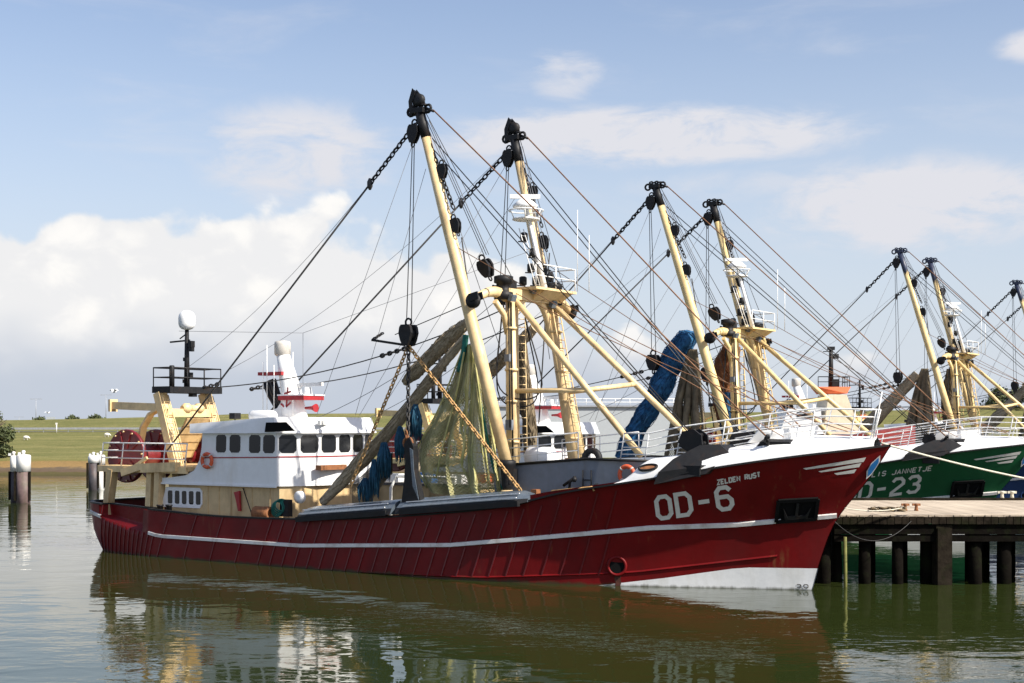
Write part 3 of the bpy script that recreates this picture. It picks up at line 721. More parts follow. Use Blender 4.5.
    # black warp fairleads with roller housing through the whaleback
    for sg in (-1, 1):
        b = MB()
        poly = [P(659, 484, -3.2), P(663, 472, -3.2), P(672, 459, -3.2), P(683, 451, -3.2), P(692, 445, -3.2), P(709, 445, -3.2), P(722, 456, -3.2), P(712, 464, -3.2), P(704, 474, -3.2)]
        fu_ = 0 if full else 1.9
        poly = [V((p.x+fu_, sg*(bS(p.x+fu_)+.16) - sg*max(0, (p.z-4.4))*.72*(1 if full else .5), (p.z if full else 4.5+(p.z-4)*.75))) for p in poly]
        b.prism(poly, (0, -sg*1.1, 0))
        fo = part(b, 'warp_fairlead', 'black')
        p = P(694, 440, -2.2); p = V((p.x+fu_, sg*(2.2-.36*fu_), p.z)); sc = 1. if full else .7
        b = MB(); dx = V((.86, 0, -.5)); dz = V((.5, 0, .86))
        for yy in (-.3, .22):
            b.prism([p+V((0, yy*sc, 0))+(dx*a+dz*c)*sc for a, c in ((-.42, -.35), (.45, -.35), (.5, .1), (.3, .38), (-.1, .42), (-.46, .1))], (0, .08*sc, 0))
        b.box(p-dz*.3*sc, (.7*sc, .5*sc, .3*sc), M3=Matrix.Rotation(.53, 3, 'Y'))
        for a, c in ((-.25, .18), (.08, .26), (.34, .05)): b.lathe(p+(dx*a+dz*c)*sc, [(.08*sc, -.28*sc), (.09*sc, -.2*sc), (.06*sc, 0), (.09*sc, .2*sc), (.08*sc, .28*sc)], 10, axis='Y')
        part(b, 'roller_housing', 'black', fo)
        b = MB(); p = P(688, 472, -3.3); p = V((p.x+fu_, sg*(bS(p.x+fu_)+.0), p.z+.05*fu_)); b.box(p, (.8, .12, .34)); b.box(p+V((0, -sg*.02, .2)), (.92, .16, .06)); part(b, 'roller_frame', 'black', fo)
    # stay anchorage on the whaleback
    b = MB(); p = wbp(35.0, .55, -1); b.prism([p+V((-.5, -.05, -.12)), p+V((.9, .25, -.05)), p+V((.75, .2, .14)), p+V((-.3, 0, .16))], (0, .35, .1)); b.chain(p+V((-.05, 0, .1)), P(767, 437, -2.), .34, .06); part(b, 'stay_anchorage', 'black')
    # ---- grey winch house, with its deck edge
    zt0, zt1 = P(515, 467, -2.6).z, 5.0
    b = MB(); hv = 2.6
    ft = [(23.4, zt0), (27.8, P(600, 461, -2.6).z+.05), (30.6, 4.75)]
    for sg in (-1, 1):
        b.grid([[V((u, sg*hv*(1 if u < 28 else .92), 1.2)) for u, z in ft], [V((u, sg*hv*(1 if u < 28 else .92), z)) for u, z in ft]], sm=False)
    b.poly([V((23.4, -hv, 1.2)), V((23.4, hv, 1.2)), V((23.4, hv, zt0)), V((23.4, -hv, zt0))])
    b.grid([[V((u, k*hv*(1 if u < 28 else .92), z)) for u, z in ft] for k in (-1, 1)], sm=False)
    part(b, 'winch_house', 'grey')
    b = MB(); b.tube([V((u, -hv-.02, z+.03)) for u, z in ft], .06, 6); part(b, 'deck_edge', 'black'); b = MB(); b.tube([V((u, hv+.02, z+.03)) for u, z in ft], .06, 6); part(b, 'deck_edge', 'black')
    if full:
        b = MB(); ladder_mb(b, P(587, 500, -2.68), P(587, 470, -2.68), .38, (1, 0, 0), .028); part(b, 'ladder', 'black')
        b = MB(); p = P(570, 482, -3.0); b.tube([p+V((-.1, 0, -.7)), p+V((0, 0, 0)), p+V((.22, 0, .12))], .05, 6); b.tube([p+V((-.3, 0, -.15)), p+V((.25, 0, .2))], .06, 6); b.lathe(p+V((.2, 0, .1)), [(.05, -.1), (.12, 0), (.05, .12)], 8); part(b, 'hose_monitor', 'black')
        b = MB(); b.tube([P(548, 498, -3.9), P(552, 491, -3.9), P(592, 487, -3.9), P(594, 491, -3.9)], .04, 6); b.tube([P(558, 490.5, -3.9), P(562, 498, -3.9)], .035, 6); part(b, 'pipe_rail', 'chain_rust')
        b = MB(); b.tube([P(595, 485, -2.9), P(601, 496, -2.9)], [.14, .04], 8); part(b, 'cowl', 'black')
    # white rails on winch house and whaleback
    b = MB(); rail_mb(b, [V((23.5, -2.45, zt0)), V((27.3, -2.45, ft[1][1]))], 1.05, 3, .025, step=1.6)
    part(b, 'winch_deck_railing', 'rail'); b = MB(); rail_mb(b, [V((23.5, 2.45, zt0)), V((27.3, 2.45, ft[1][1]))], 1.05, 3, .025, step=1.6)
    part(b, 'winch_deck_railing', 'rail')
    for sg in (-1, 1):
        b = MB()
        path = [V((u, sg*max(.12, (bS(u)-min(1.3, bS(u)*.5)-.12)), lin(u, ZT))) for u in (29.1, 30.2, 31.4, 33, 34.6, 36.2, 37.6, 38.3)]
        path[0].z = path[1].z = 4.75; path[0].y = sg*2.3; path[1].y = sg*2.35
        rail_mb(b, path, 1.08, 4, .026, lean=V((.25, sg*.1, 0)), step=1.5); part(b, 'foredeck_railing', 'rail')
    b = MB(); b.tube([V((38.4, -.2, 5.6)), V((38.75, -.2, 7.35))], .025, 6); part(b, 'jack_staff', 'rail')
    if full:
        b = MB(); b.lathe(P(530, 457, -1.5), [(.3, -.1), (.42, 0), (.42, 1.05), (.3, 1.15)], 12, axis='X'); part(b, 'winch_drum', 'white')
        b = MB(); b.torus(P(592, 459, 0), (1, 0, 0), (0, 0, 1), .35, .14, 16, 6); part(b, 'rope_reel', 'black')
    b = MB(); b.box((18.6, .6, 2.35), (6.2, 3.6, 2.3)); hc = part(b, 'fish_casing', 'beige')
    b = MB(); b.box((18.6, .6, 3.56), (6.4, 3.8, .12)); part(b, 'casing_top', 'deck', hc)
    if full:
        b = MB()
        for u in (16.2, 17.6, 19, 20.4): b.bar(V((u, -1.215, 1.3)), V((u, -1.215, 3.48)), .1, .03, up=(0, 1, 0))
        part(b, 'casing_stiffeners', 'beige', hc)
        b = MB(); b.tube([V((17.2, -1.6, 1.3)), V((17.2, -1.6, 3.4)), V((17.2, -1.2, 3.9)), V((20.4, -1.2, 3.9)), V((20.4, -1.2, 1.4))], .07, 8); part(b, 'deck_pipe', 'rail')
        for k, (u, v, c) in enumerate(((16.4, -.3, 'white'), (17.2, .6, 'bluebox'), (19.8, -.2, 'white'), (20.7, .5, 'tarp'), (18.4, -.5, 'bluebox'))):
            b = MB(); q = V((u, v, 3.62)); b.box(q+V((0, 0, .03)), (.72, .44, .06))
            for sx, sy, wx, wy in ((-.34, 0, .04, .44), (.34, 0, .04, .44), (0, -.2, .64, .04), (0, .2, .64, .04)): b.box(q+V((sx, sy, .2)), (wx, wy, .32))
            b.box(q+V((0, 0, .37)), (.78, .5, .03)) if k % 2 else None
            o = b.build('fish_box', M[c], None, None, fr); tag(o, ('white fish box on the deck casing nearest the wheelhouse', 'blue lidded fish box on the deck casing near the wheelhouse', 'white fish box on the deck casing behind the green net', 'orange lidded fish box at the forward end of the deck casing', 'blue open fish box in the middle of the deck casing')[k], 'fish box', 'fish boxes on the deck casing')
    # ---- portal mast
    tn = P(511, 296, -1.5); bn = P(513, 462, -2.2); bf = P(576, 457, 2.2); tf = P(546, 300, 1.5)
    tn = V((tn.x, -1.5, 11.5)); tf = V((tn.x, 1.5, 11.5))
    b = MB(); b.tube([bn-V((0, 0, .6)), tn], [.27, .24], 14); part(b, 'portal_leg', mast)
    b = MB(); b.tube([bf-V((0, 0, .6)), tf], [.27, .24], 14)
    pl2 = part(b, 'portal_leg', mast); b = MB(); dd = (bf-tf).normalized()
    ladder_mb(b, bf+V((.35, -.1, .1)), tf+V((.35, -.1, -.3)), .4, (.3, 1, 0), .028, .34); part(b, 'ladder', mast, pl2)
    b = MB(); ladder_mb(b, bn+V((.34, .25, .1)), tn+V((.34, .25, -.3)), .4, (0.3, 1, 0), .024, .34); part(b, 'mast_ladder', mast)
    # beams across the top, arch braces and net arms
    b = MB(); zt = 11.55
    b.box((tn.x, 0, zt), (.5, 4.0, .42))
    arc = [V((tn.x, -1.55+1.35*(1-math.cos(t)), 9.6+1.9*math.sin(t))) for t in [i*math.pi/16 for i in range(9)]]
    b.tube(arc, .17, 8); b.tube([V((p.x, -p.y, p.z)) for p in arc], .17, 8)
    part(b, 'cross_beam', mast)
    b = MB(); b.box((tn.x+.2, .55, zt+.28), (1.5, 3.2, .1)); b.prism([V((tn.x-.4, -.3, zt+.22)), V((tn.x+.9, -.3, zt+.22)), V((tn.x+.3, -.3, zt-.15))], (0, 2.2, 0)); part(b, 'mast_platform', mast)
    b = MB(); rail_mb(b, [V((tn.x-.5, 2.1, zt+.33)), V((tn.x+.9, 2.1, zt+.33)), V((tn.x+.9, -1.0, zt+.33))], .95, 2, .022, step=1.3); part(b, 'platform_railing', 'rail')
    for k, (dx, v, z, s_) in enumerate(((.34, -1.9, 11.35, .26), (.34, 1.2, 11.3, .26), (.4, -.4, 11.75, .22))):
        b = MB(); q = V((tn.x+dx, v, z)); b.box(q, (s_*.7, s_*1.3, s_), M3=Matrix.Rotation(.35, 3, 'Y')); b.bar(q+V((-.25, 0, .05)), q, .05); b.bar(q+V((.1, -s_*.55, s_*.45)), q+V((.1, s_*.55, s_*.45)), .04); part(b, 'floodlight', 'steelgrey')
    b = MB(); b.tube([tn+V((.16, -.22, -.3)), bn+V((.16, -.24, .2))], .035, 5); b.tube([tn+V((.05, -.27, -.3)), bn+V((.05, -.29, 1.4))], .028, 5); part(b, 'cable_run', 'black')
    b = MB(); q = bn.lerp(tn, .22); b.box(q+V((.05, -.3, 0)), (.3, .16, .42)); q = bn.lerp(tn, .62); b.box(q+V((.0, -.3, 0)), (.24, .14, .3)); part(b, 'junction_box', 'grey')
    for p_, q_ in ((bn, tn), (bf, tf)):
        b = MB()
        for f_ in (.12, .36, .55, .8): c_ = p_.lerp(q_, f_); b.lathe(c_, [(.27, -.05), (.30, -.05), (.30, .05), (.27, .05)], 14)
        part(b, 'weld_collars', mast)
    for sg in (-1, 1):
        b = MB(); a0 = V((tn.x-.1, sg*1.6, 11.45)); tip = V((tn.x-.35, sg*3.7, 11.15))
        cur = [a0+(tip-a0)*(i/8)+V((0, 0, .28*math.sin(i/8*math.pi))) for i in range(9)]
        b.tube(cur, [.27-.015*i for i in range(9)], 8)
        b.tube([V((tn.x, sg*1.75, 9.9)), V((tn.x-.05, sg*1.95, 10.7)), V((tn.x-.1, sg*2.5, 11.2))], .13, 7)
        ar = part(b, 'net_arm', mast)
        b = MB(); b.lathe(tip+V((0, 0, 0)), [(.08, -.13), (.30, -.11), (.31, -.07), (.25, -.03), (.25, .03), (.31, .07), (.30, .11), (.08, .13)], 16, axis='Y'); b.bar(tip+V((-.1, -.16, .1)), tip+V((.35, -.16, .2)), .06, .3); b.bar(tip+V((-.1, .16, .1)), tip+V((.35, .16, .2)), .06, .3); part(b, 'net_sheave', 'black', ar); b = MB(); b.lathe(a0+V((.0, sg*.3, .35)), [(.26, -.5), (.40, -.46), (.40, -.2), (.30, -.16), (.30, .16), (.40, .2), (.40, .46), (.26, .5)], 12); b.box(a0+V((.05, sg*.0, .4)), (.35, .7, .5)); part(b, 'net_winch', 'black', ar)
    # mast pole with lamps and radar
    b = MB(); mb0 = V((tn.x+.15, .9, zt+.3)); mt = P(526, 205, .9); b.tube([mb0, V((mt.x, .9, mt.z))], [.13, .07], 8); mp = part(b, 'mast_pole', 'white')
    b = MB(); ladder_mb(b, mb0+V((-.3, 0, 0)), V((mt.x-.25, .9, mt.z-1)), .34, (0, 1, 0), .02); part(b, 'ladder', 'rail', mp)
    b = MB(); pz = P(520, 221, .9); q = V((mt.x, .9, pz.z))
    b.lathe(q, [(.55, 0), (.6, .02), (.6, .07), (.55, .09)], 14); b.torus(q+V((0, 0, .42)), (1, 0, 0), (0, 1, 0), .75, .03, 16, 5)
    for i in range(6): a = i*math.pi/3; b.tube([q+V((.58*math.cos(a), .58*math.sin(a), .05)), q+V((.75*math.cos(a), .75*math.sin(a), .42))], .022, 4)
    part(b, 'radar_platform', 'rail', mp)
    b = MB(); b.lathe(q+V((.05, -.15, .5)), [(.5, 0), (.55, .12), (.35, .3), (.12, .45)], 12); b.box(q+V((.05, -.15, 1.0)), (1.3, .14, .18), .6); part(b, 'radar_scanner', 'white', mp)
    for (x, y) in ((524, 237), (533, 253), (531, 268), (523, 281), (536, 281)): p = P(x, y, 1.2); b = MB(); b.lathe(p, [(.1, -.2), (.17, -.15), (.17, .15), (.1, .2)], 8); b.bar(p+V((.12, 0, -.22)), p+V((-.1, -.3, -.22)), .05); part(b, 'lamp', 'black', mp)
    b = MB(); b.tube([V((tn.x+1.2, 1.8, zt+.3)), V((tn.x+1.2, 1.8, zt+3.8))], .018, 4); b.tube([V((tn.x+1.3, 2.6, zt+.3)), V((tn.x+1.3, 2.6, zt+2.8))], .018, 4); part(b, 'whip_aerials', 'rail')
    # struts forward and horizontal braces
    s1t, s1b = V((tn.x+.1, -1.45, 11.4)), P(641, 456, -2.2)
    s2t, s2b = V((tf.x+.1, 1.45, 11.4)), P(690, 437, 1.6)
    b = MB(); b.tube([s1t, s1b], .13, 10); part(b, 'strut', mast)
    b = MB(); b.tube([s2t, s2b], .13, 10); part(b, 'strut', mast)
    hx = s2t.lerp(s2b, .62); h1 = s1t.lerp(s1b, .60)
    def at_z(a, c, z): return a.lerp(c, (z-a.z)/(c.z-a.z))
    zb = P(513, 391, -1.9).z
    b = MB(); b.tube([at_z(bn, tn, zb), V((h1.x, h1.y, h1.z))], .10, 8); part(b, 'brace', mast)
    b = MB(); b.tube([at_z(bf, tf, zb), hx], .10, 8); part(b, 'brace', mast)
    b = MB(); b.tube([h1, hx], .10, 8); part(b, 'brace', mast)
    # ---- outrigger booms hoisted up
    bf0 = P(507, 465, -3.1); bh0 = P(422, 121, -3.45)
    heads = {}
    for sg in (-1, 1):
        f0 = V((bf0.x, sg*3.1, bf0.z)); h0 = V((bh0.x, sg*3.45, bh0.z))
        if not full: h0 += V((-.45, 0, .75))
        if sg > 0: h0 = P(516, 147, 3.45)+(V((-.3, 0, .6)) if not full else V()); f0 = V((bf0.x-.1, 2.75, bf0.z))
        dr = (h0-f0).normalized(); L = (h0-f0).length
        b = MB(); b.tube([f0, f0+dr*L*.3, f0+dr*L*.7, h0], [.24, .26, .25, .19], 14); bo = part(b, 'outrigger_boom', mast)
        b = MB(); b.tube([h0-dr*(.75 if pal['head'] == 'black' else 2.2), h0+dr*.5], [.21, .21], 12)
        b.box(h0+dr*.45, (.62, .42, .22)); tall = full
        if tall:
            c0 = h0+dr*.85+V((.12, -.05, .05)); b.lathe(c0, [(.08, -.1), (.27, -.09), (.27, .09), (.08, .1)], 14, axis='Y')
            for yy in (-.16, .12):
                b.prism([h0+dr*.4+V((-.42, yy, -.1)), h0+dr*.4+V((-.26, yy, -.08)), h0+dr*.75+V((-.2, yy, .05)), h0+dr*1.25+V((.12, yy, .0)), h0+dr*1.3+V((-.02, yy, .12)), h0+dr*.8+V((-.36, yy, .08))], (0, .05, 0))
            b.tube([h0+dr*.35+V((-.38, 0, -.1)), h0+dr*.9+V((-.1, 0, .2)), h0+dr*1.35+V((.0, 0, 0)), h0+dr*.95+V((.38, 0, .05)), h0+dr*.5+V((.3, 0, 0))], .035, 5)
        b.torus(h0+dr*.45+V((-.45, 0, 0)), (1, 0, 0), (0, 0, 1), .17, .06, 10, 5); b.torus(h0+dr*.5+V((.45, 0, 0)), (1, 0, 0), (0, 0, 1), .16, .06, 10, 5)
        b.chain(h0+dr*.55+V((-.35, .1, .15)), h0+dr*.55+V((.4, -.1, .1)), .24, .05)
        b.tube([h0+dr*.55+V((.3, 0, 0)), h0+dr*.5+V((.75, 0, -.15))], .06, 7); part(b, 'boom_head', pal['head'], bo)
        b = MB(); block_mb(b, h0+V((-.36, -.1, -.5)), .85, (-.1, 0, -1)); part(b, 'hoist_block', 'black', bo)
        b = MB(); block_mb(b, h0+dr*(-2.2)+V((.42, 0, -.05)), .66, (.15, 0, -1)); part(b, 'warp_block', 'black', bo)
        b = MB(); b.lathe(f0-V((0, 0, .15)), [(.16, -1.0), (.22, -.6), (.28, .0), (.36, .15), (.36, .3), (.28, .36)], 9); b.box(f0+V((0.05, sg*-.15, -.45)), (.34, .6, .6)); b.bar(f0+V((-.3, 0, .05)), f0+V((.3, 0, .05)), .14, .3); part(b, 'boom_heel', 'black', bo)
        b = MB(); b.tube([f0-V((.0, 0, 2.8)), f0-V((0, 0, 1.0))], .24, 10); part(b, 'heel_pillar', 'beige')
        heads[sg] = (h0, dr, f0)
    # ---- rigging
    def rp(pts, r, nm, mat, parent=None):
        b = MB(); b.tube(pts, r, 5); return part(b, nm, mat, parent)
    hS, dS, fS = heads[-1]; hP, dP, fP = heads[1]
    for sg, (hh, dd_, ff) in heads.items():
        # after guy: chain then thick wire to the stern gantry platform
        e = P(166, 452, -2.3); e.y = sg*2.3
        st = hh+V((-.35, 0, -.1)); t = (e-st); c1 = st+t*.16
        b = MB(); b.chain(st, c1, .34, .04); part(b, 'guy_chain', 'black')
        b = MB(); b.tube([c1, e], .042, 6); b.lathe(c1, [(.05, -.25), (.12, -.1), (.12, .1), (.05, .25)], 8); part(b, 'after_guy', 'rope')
        # forward stay
        e = P(767, 437, -2.); e.y = sg*2.
        rp([hh+dd_*.4+V((.7, 0, 0)), e], .032, 'forward_stay', 'rope_brown')
        # warps: pair of wires to the fairlead
        e = P(692, 434, -2.2); e = V((e.x+(0 if full else 1.9), sg*(2.2 if full else 1.5), e.z)); w0 = hh+dd_*-.8+V((.3, 0, 0))
        b = MB(); b.tube([w0, e], .024, 5); b.tube([w0+V((0, 0, -.4)), e+V((-.15, .1, 0))], .024, 5); part(b, 'warp_pair', 'rope')
        # topping lift tackle to the portal
        q0 = hh+V((.15, 0, .0)); q1 = V((tn.x-.7, sg*2.3, 12.6))
        b = MB()
        for k in range(3): b.tube([q0+V((.08*k, .04*k, 0)), q1+V((.12*k-.1, 0, .55))], .016, 4)
        part(b, 'topping_lift', 'rope_grey')
        b = MB(); block_mb(b, q1, .85, (q1-q0), .45); b.chain(q1+(q1-q0).normalized()*.8, V((tn.x-.35, sg*1.9, 11.6)), .26, .04); part(b, 'topping_block', 'black')
        # whip from mid boom tackle
        b = MB(); a = hh+dd_*-3.9+V((.5, 0, 0)); b.chain(hh+V((.25, 0, -.6)), a, .28, .035); block_mb(b, a+V((.1, 0, -.7)), .7, (.35, 0, -1)); part(b, 'tackle', 'black')
        rp([a+V((.4, 0, -1.2)), V((tn.x-.9, sg*2.0, 6.2))], .03, 'tackle_fall', 'rope')
        rp([hh+V((.1, .1, -.3)), V((tn.x-.2, sg*1.8, 9.0))], .014, 'runner_wire', 'rope_grey')
        rp([hh+V((-.2, 0, -.3)), V((12.8, sg*1.5, 6.6))], .011, 'light_wire', 'rope_grey')
        rp([hh+V((.2, 0, -2.)), V((14.5, sg*.8, 6.6))], .011, 'light_wire', 'rope_grey')
        rp(sagline(V((tn.x+.2, sg*1.5, 11.6)), V((37.6, sg*.5, 5.9)), .35, 8), .018, 'mast_stay', 'rope_brown')
        rp([ff+dd_*9.2+V((.2, 0, 0)), V((35.4, sg*1.2, 5.7))], .016, 'boom_preventer', 'rope_brown')
        rp([hh+dd_*.3+V((.3, 0, 0)), V((tn.x+.5, sg*1.9, 11.9))], .016, 'head_wire', 'rope')
        rp(sagline(V((tn.x-.3, sg*1.2, 11.8)), V((13.2, sg*1.8, 6.5)), .5, 10), .014, 'wheelhouse_wire', 'rope_grey')
        rp(sagline(hh+V((-.1, 0, .2)), V((4.2, sg*1.4, 8.9)), .9, 12), .010, 'light_wire', 'rope_grey')
        # hoisting wires down to the travelling block
        tb = P(408.5, 335, -3.45); tb = V((tb.x, sg*3.45, tb.z if sg < 0 else tb.z+2.2 if full else tb.z-.5))
        b = MB(); a = hh+V((-.5, 0, -.7)); b.tube([a, tb+V((-.1, 0, .6))], .02, 5); b.tube([a+V((.1, 0, 0)), tb+V((.16, 0, .6))], .02, 5); part(b, 'hoist_wires', 'rope')
        b = MB(); block_mb(b, tb, 1.0, (0, 0, -1), .55); part(b, 'travelling_block', 'black')
        # long wires from the gantry forward to the portal
        g0 = V((P(203, 388, -1.6).x, sg*1.6, P(205, 388, -1.6).z)); g1 = V((tn.x-.1, sg*1.6, 11.0))
        b = MB(); b.tube(sagline(g0, g1, .7, 16), .028, 5); b.chain(g0, g0.lerp(g1, .06), .26, .045)
        m = g0.lerp(g1, .62)-V((0, 0, .66)); b.chain(m, g0.lerp(g1, .70)-V((0, 0, .6)), .26, .045); part(b, 'gantry_stay', 'rope')
    b = MB()
    for k in range(3):
        z0 = 10.7; pts = [V((tn.x-.3+k*.05, -1.75-k*.05, z0)), V((tn.x-.2, -2.2, 7.6+k*.3)), V((tn.x+.6+.2*k, -1.9, 6.9+.3*k)), V((tn.x+1.2+.2*k, -1.3, 7.5+.3*k)), V((tn.x+.5, -1.2, 10.6))]
        cr = []
        for i in range(25):
            t = i/24*4; cr.append(V((smo(t, [(j, p.x) for j, p in enumerate(pts)]), smo(t, [(j, p.y) for j, p in enumerate(pts)]), smo(t, [(j, p.z) for j, p in enumerate(pts)]))))
        if k < 2: b.tube(cr, .03, 5)
    part(b, 'hanging_hose', 'black')
    if full:
        rp([V((2.2, 0, 10.9)), P(303, 333, 0)], .010, 'aerial_wire', 'rope_grey')
        rp([P(303, 333, 0), V((tn.x, 0, 13.5))], .010, 'aerial_wire', 'rope_grey')
        rp([P(303, 333, 0), P(303, 400, 0)], .012, 'aerial_wire', 'rope_grey')
        rp([V((tn.x, -1.6, 11.9)), P(395, 330, -1.6)+V((0, 0, -.2)), ], .022, 'gantling', 'rope')
        b = MB(); q = P(395, 337, -3.3); b.bar(P(372, 340, -3.4), P(405, 345, -3.4), .08, .1); b.chain(P(372, 340, -3.4), P(383, 333, -2.6), .2, .03); part(b, 'spreader_bar', 'black')
    # ---- deckhouse and wheelhouse
    dh = MB(); fx = 12.05
    foot = [(4.9, -3.15), (fx, -3.15), (fx+.6, -2.4), (fx+.9, -.8), (fx+.9, .8), (fx+.6, 2.4), (fx, 3.15), (4.9, 3.15)]
    dh.prism([V((u, v, 1.0)) for u, v in foot], (0, 0, 2.4)); part(dh, 'deckhouse', 'beige')
    zb0 = 3.40
    # white upper wall: swoosh on the quarters
    wl = MB(); Z1 = 5.78
    side_top = [(4.3, 3.62), (5.2, 3.66), (6.2, 3.78), (6.8, 4.02), (7.15, 4.5), (7.3, 5.1), (7.35, 5.8), (7.5, Z1)]
    for sg in (-1, 1):
        wl.grid([[V((u, sg*3.32, zb0)) for u, z in side_top]+[V((fx, sg*3.32, zb0))], [V((u, sg*3.32, z)) for u, z in side_top]+[V((fx, sg*3.32, Z1))]], sm=False)
        wl.grid([[V((u, sg*3.32, z)) for u, z in side_top], [V((u, sg*3.22, z)) for u, z in side_top]], sm=False)
    fpts = [(fx, -3.32), (fx+.6, -2.55), (fx+.98, -1.55), (fx+1.12, -.5), (fx+1.12, .5), (fx+.98, 1.55), (fx+.6, 2.55), (fx, 3.32)]
    wl.grid([[V((u, v, zb0)) for u, v in fpts], [V((u, v, Z1)) for u, v in fpts]], sm=False)
    wl.poly([V((7.5, -3.3, zb0)), V((7.5, 3.3, zb0)), V((7.5, 3.3, Z1)), V((7.5, -3.3, Z1))])
    wl.poly([V((4.3, -3.3, zb0)), V((fx, -3.3, zb0)), V((fx+1, 0, zb0)), V((fx, 3.3, zb0)), V((4.3, 3.3, zb0))])
    wh = part(wl, 'wheelhouse', 'white')
    b = MB(); up = V((0, 0, .05)); ln = [V((7.3, -3.34, 4.60)), V((fx, -3.34, 4.68))]+[V((u+.025, v-.015, 4.70)) for u, v in fpts]
    b.grid([ln, [p+up for p in ln]], sm=False); part(b, 'red_stripe', 'redtrim', wh)
    # windows: five on the side, then the bridge front
    wz0, wz1 = 4.88, 5.70
    def pxs(x): return P(x, 440, -3.35).x
    for a, c in ((215.5, 225.8), (229, 240), (248.5, 260), (262.5, 274.5)):
        wall_window(wh, (0, -3.32), (30, -3.32), pxs(a), pxs(c), wz0, wz1, True, (0, -1), .03)
    for a, c in zip(fpts, fpts[1:]):
        L = math.dist(a, c); nv = (c[1]-a[1], -(c[0]-a[0])); k = 1
        g = .09
        for i in range(k):
            w = (L-g*(k+1))/k; s0 = g+i*(w+g); lean = .004
            wall_window(wh, (a[0]+lean, a[1]), (c[0]+lean, c[1]), s0, s0+w, wz0, wz1, True, nv, 0)
    if full:    # lower row of five small windows in a white panel
        b = MB(); b.prism([V((x, -3.155, z)) for x, z in ((P(163, 480, -3.2).x, 2.25), (P(202, 480, -3.2).x-.15, 2.25), (P(202, 480, -3.2).x, 2.45), (P(202, 480, -3.2).x, 3.05), (P(202, 480, -3.2).x-.15, 3.2), (P(166, 480, -3.2).x, 3.2), (P(163, 480, -3.2).x, 2.6))], (0, -.05, 0))
        wp = part(b, 'window_panel', 'white')
        for i in range(5):
            x = P(168+7*i, 480, -3.2).x; b = MB(); c = .06
            b.poly([V((x+p, -3.212, 2.42+q)) for p, q in ((c, 0), (.27, 0), (.31, c), (.31, .62-c), (.27, .62), (c, .62), (0, .62-c), (0, c))]); part(b, 'pane', 'glass', wp)
    # roof with deep fascia
    b = MB()
    ro = [(6.55, -3.5), (fx+.1, -3.5), (fx+.85, -2.65), (fx+1.36, -1.), (fx+1.36, 1.), (fx+.85, 2.65), (fx+.1, 3.5), (6.55, 3.5)]
    def rz(u): return lin(u, [(6.5, 6.2), (10.3, 6.52), (13.8, 6.5)])
    lo = [V((u, v, Z1)) for u, v in ro]; hi = [V((u-.0 if u < 7 else u-.25, v*.96, rz(u))) for u, v in ro]
    lo[0].x += .15; lo[-1].x += .15; lo[0].z = lo[-1].z = Z1-.02
    k = len(ro)
    for i in range(k): j = (i+1) % k; b.poly([lo[i], lo[j], hi[j], hi[i]])
    b.poly(hi); b.poly(lo[::-1]); rf = part(b, 'roof', 'white', wh)
    b = MB(); q = [P(265, 432, -3.53), P(295, 431, -3.53), P(285, 422, -3.53), P(265, 422.5, -3.53)]
    q = [V((p.x if p.x < fx else p.x, -3.535+(p.z-Z1)*.19, p.z)) for p in q]; b.prism(q, (0, -.03, 0)); part(b, 'roof_window', 'hole', rf)
    b = MB(); p = V((fx+1.27, -1.6, 6.3)); b.box(p+V((-.1, 0, -.05)), (.14, .6, .2), .2); part(b, 'floodlight', 'lamp', rf)
    b = MB(); b.box((fx+1.2, -1.0, 4.22), (.3, 1.9, .22), .06); part(b, 'rusty_ledge', 'rust', wh)
    # roof furniture: funnel mast
    b = MB()
    f0 = P(295, 418, -.6); f1 = P(291, 390, -.6); f2 = P(283, 355, -.6); cx = f2.x; f0.z = 6.4
    b.tube([f0, V((f0.x-.1, -.6, 6.9)), f1, V(((f1.x+f2.x)/2, -.6, (f1.z+f2.z)/2)), f2], [.62, .58, .48, .40, .31], 18)
    b.prism([V((f0.x-1.5, -1.0, 6.45)), V((f0.x-.2, -1.0, 6.45)), V((f0.x-.3, -1.0, 7.5)), V((f0.x-.75, -1.0, 6.95)), V((f0.x-1.4, -1.0, 6.75))], (0, .8, 0))
    fu = part(b, 'funnel', 'white')
    b = MB(); b.lathe((cx-.03, -.6, f2.z-.05), [(.30, 0), (.38, .08), (.39, .55), (.36, .68), (.2, .72)], 16); part(b, 'funnel_cap', 'funnel', fu)
    b = MB(); b.box((cx-.35, -.9, P(275, 374, -.6).z), (1.5, .5, .16)); part(b, 'upper_wing', 'redtrim', fu)
    b = MB(); zz = P(300, 398, -.6).z; b.box((P(301, 398, -.6).x, -.6, zz), (1.6, 1.4, .2)); b.box((P(301, 398, -.6).x, -.6, zz+.13), (1.66, 1.46, .06), mi=1); part(b, 'lower_platform', [M['redtrim'], M['white']], fu)
    b = MB()
    for (x, y, hh) in ((265, 383, 0), (272, 381, .2), (277, 380, .35)):
        p = P(x, y, -.2); b.tube([V((p.x+.9, -.2-hh, 6.9)), V((p.x+.35, -.2-hh, 7.6)), V((p.x+.05, -.2-hh, p.z))], .17, 8)
    part(b, 'exhaust_pipes', 'black', fu)
    b = MB(); p = P(308, 385, -.6); b.tube([p+V((-.8, 0, -.7)), p+V((-.4, 0, 0))], .05, 6); b.bar(p+V((-.9, 0, 0)), p+V((.9, 0, .03)), .14, .16); b.lathe(p+V((0, 0, -.45)), [(.15, -.2), (.22, 0), (.15, .35)], 10); part(b, 'radar', 'white', fu)
    b = MB(); p = P(312, 408, -1.0); b.lathe(p, [(.06, -.4), (.09, 0), (.2, .25)], 10, axis='X'); part(b, 'horn', 'redtrim', fu)
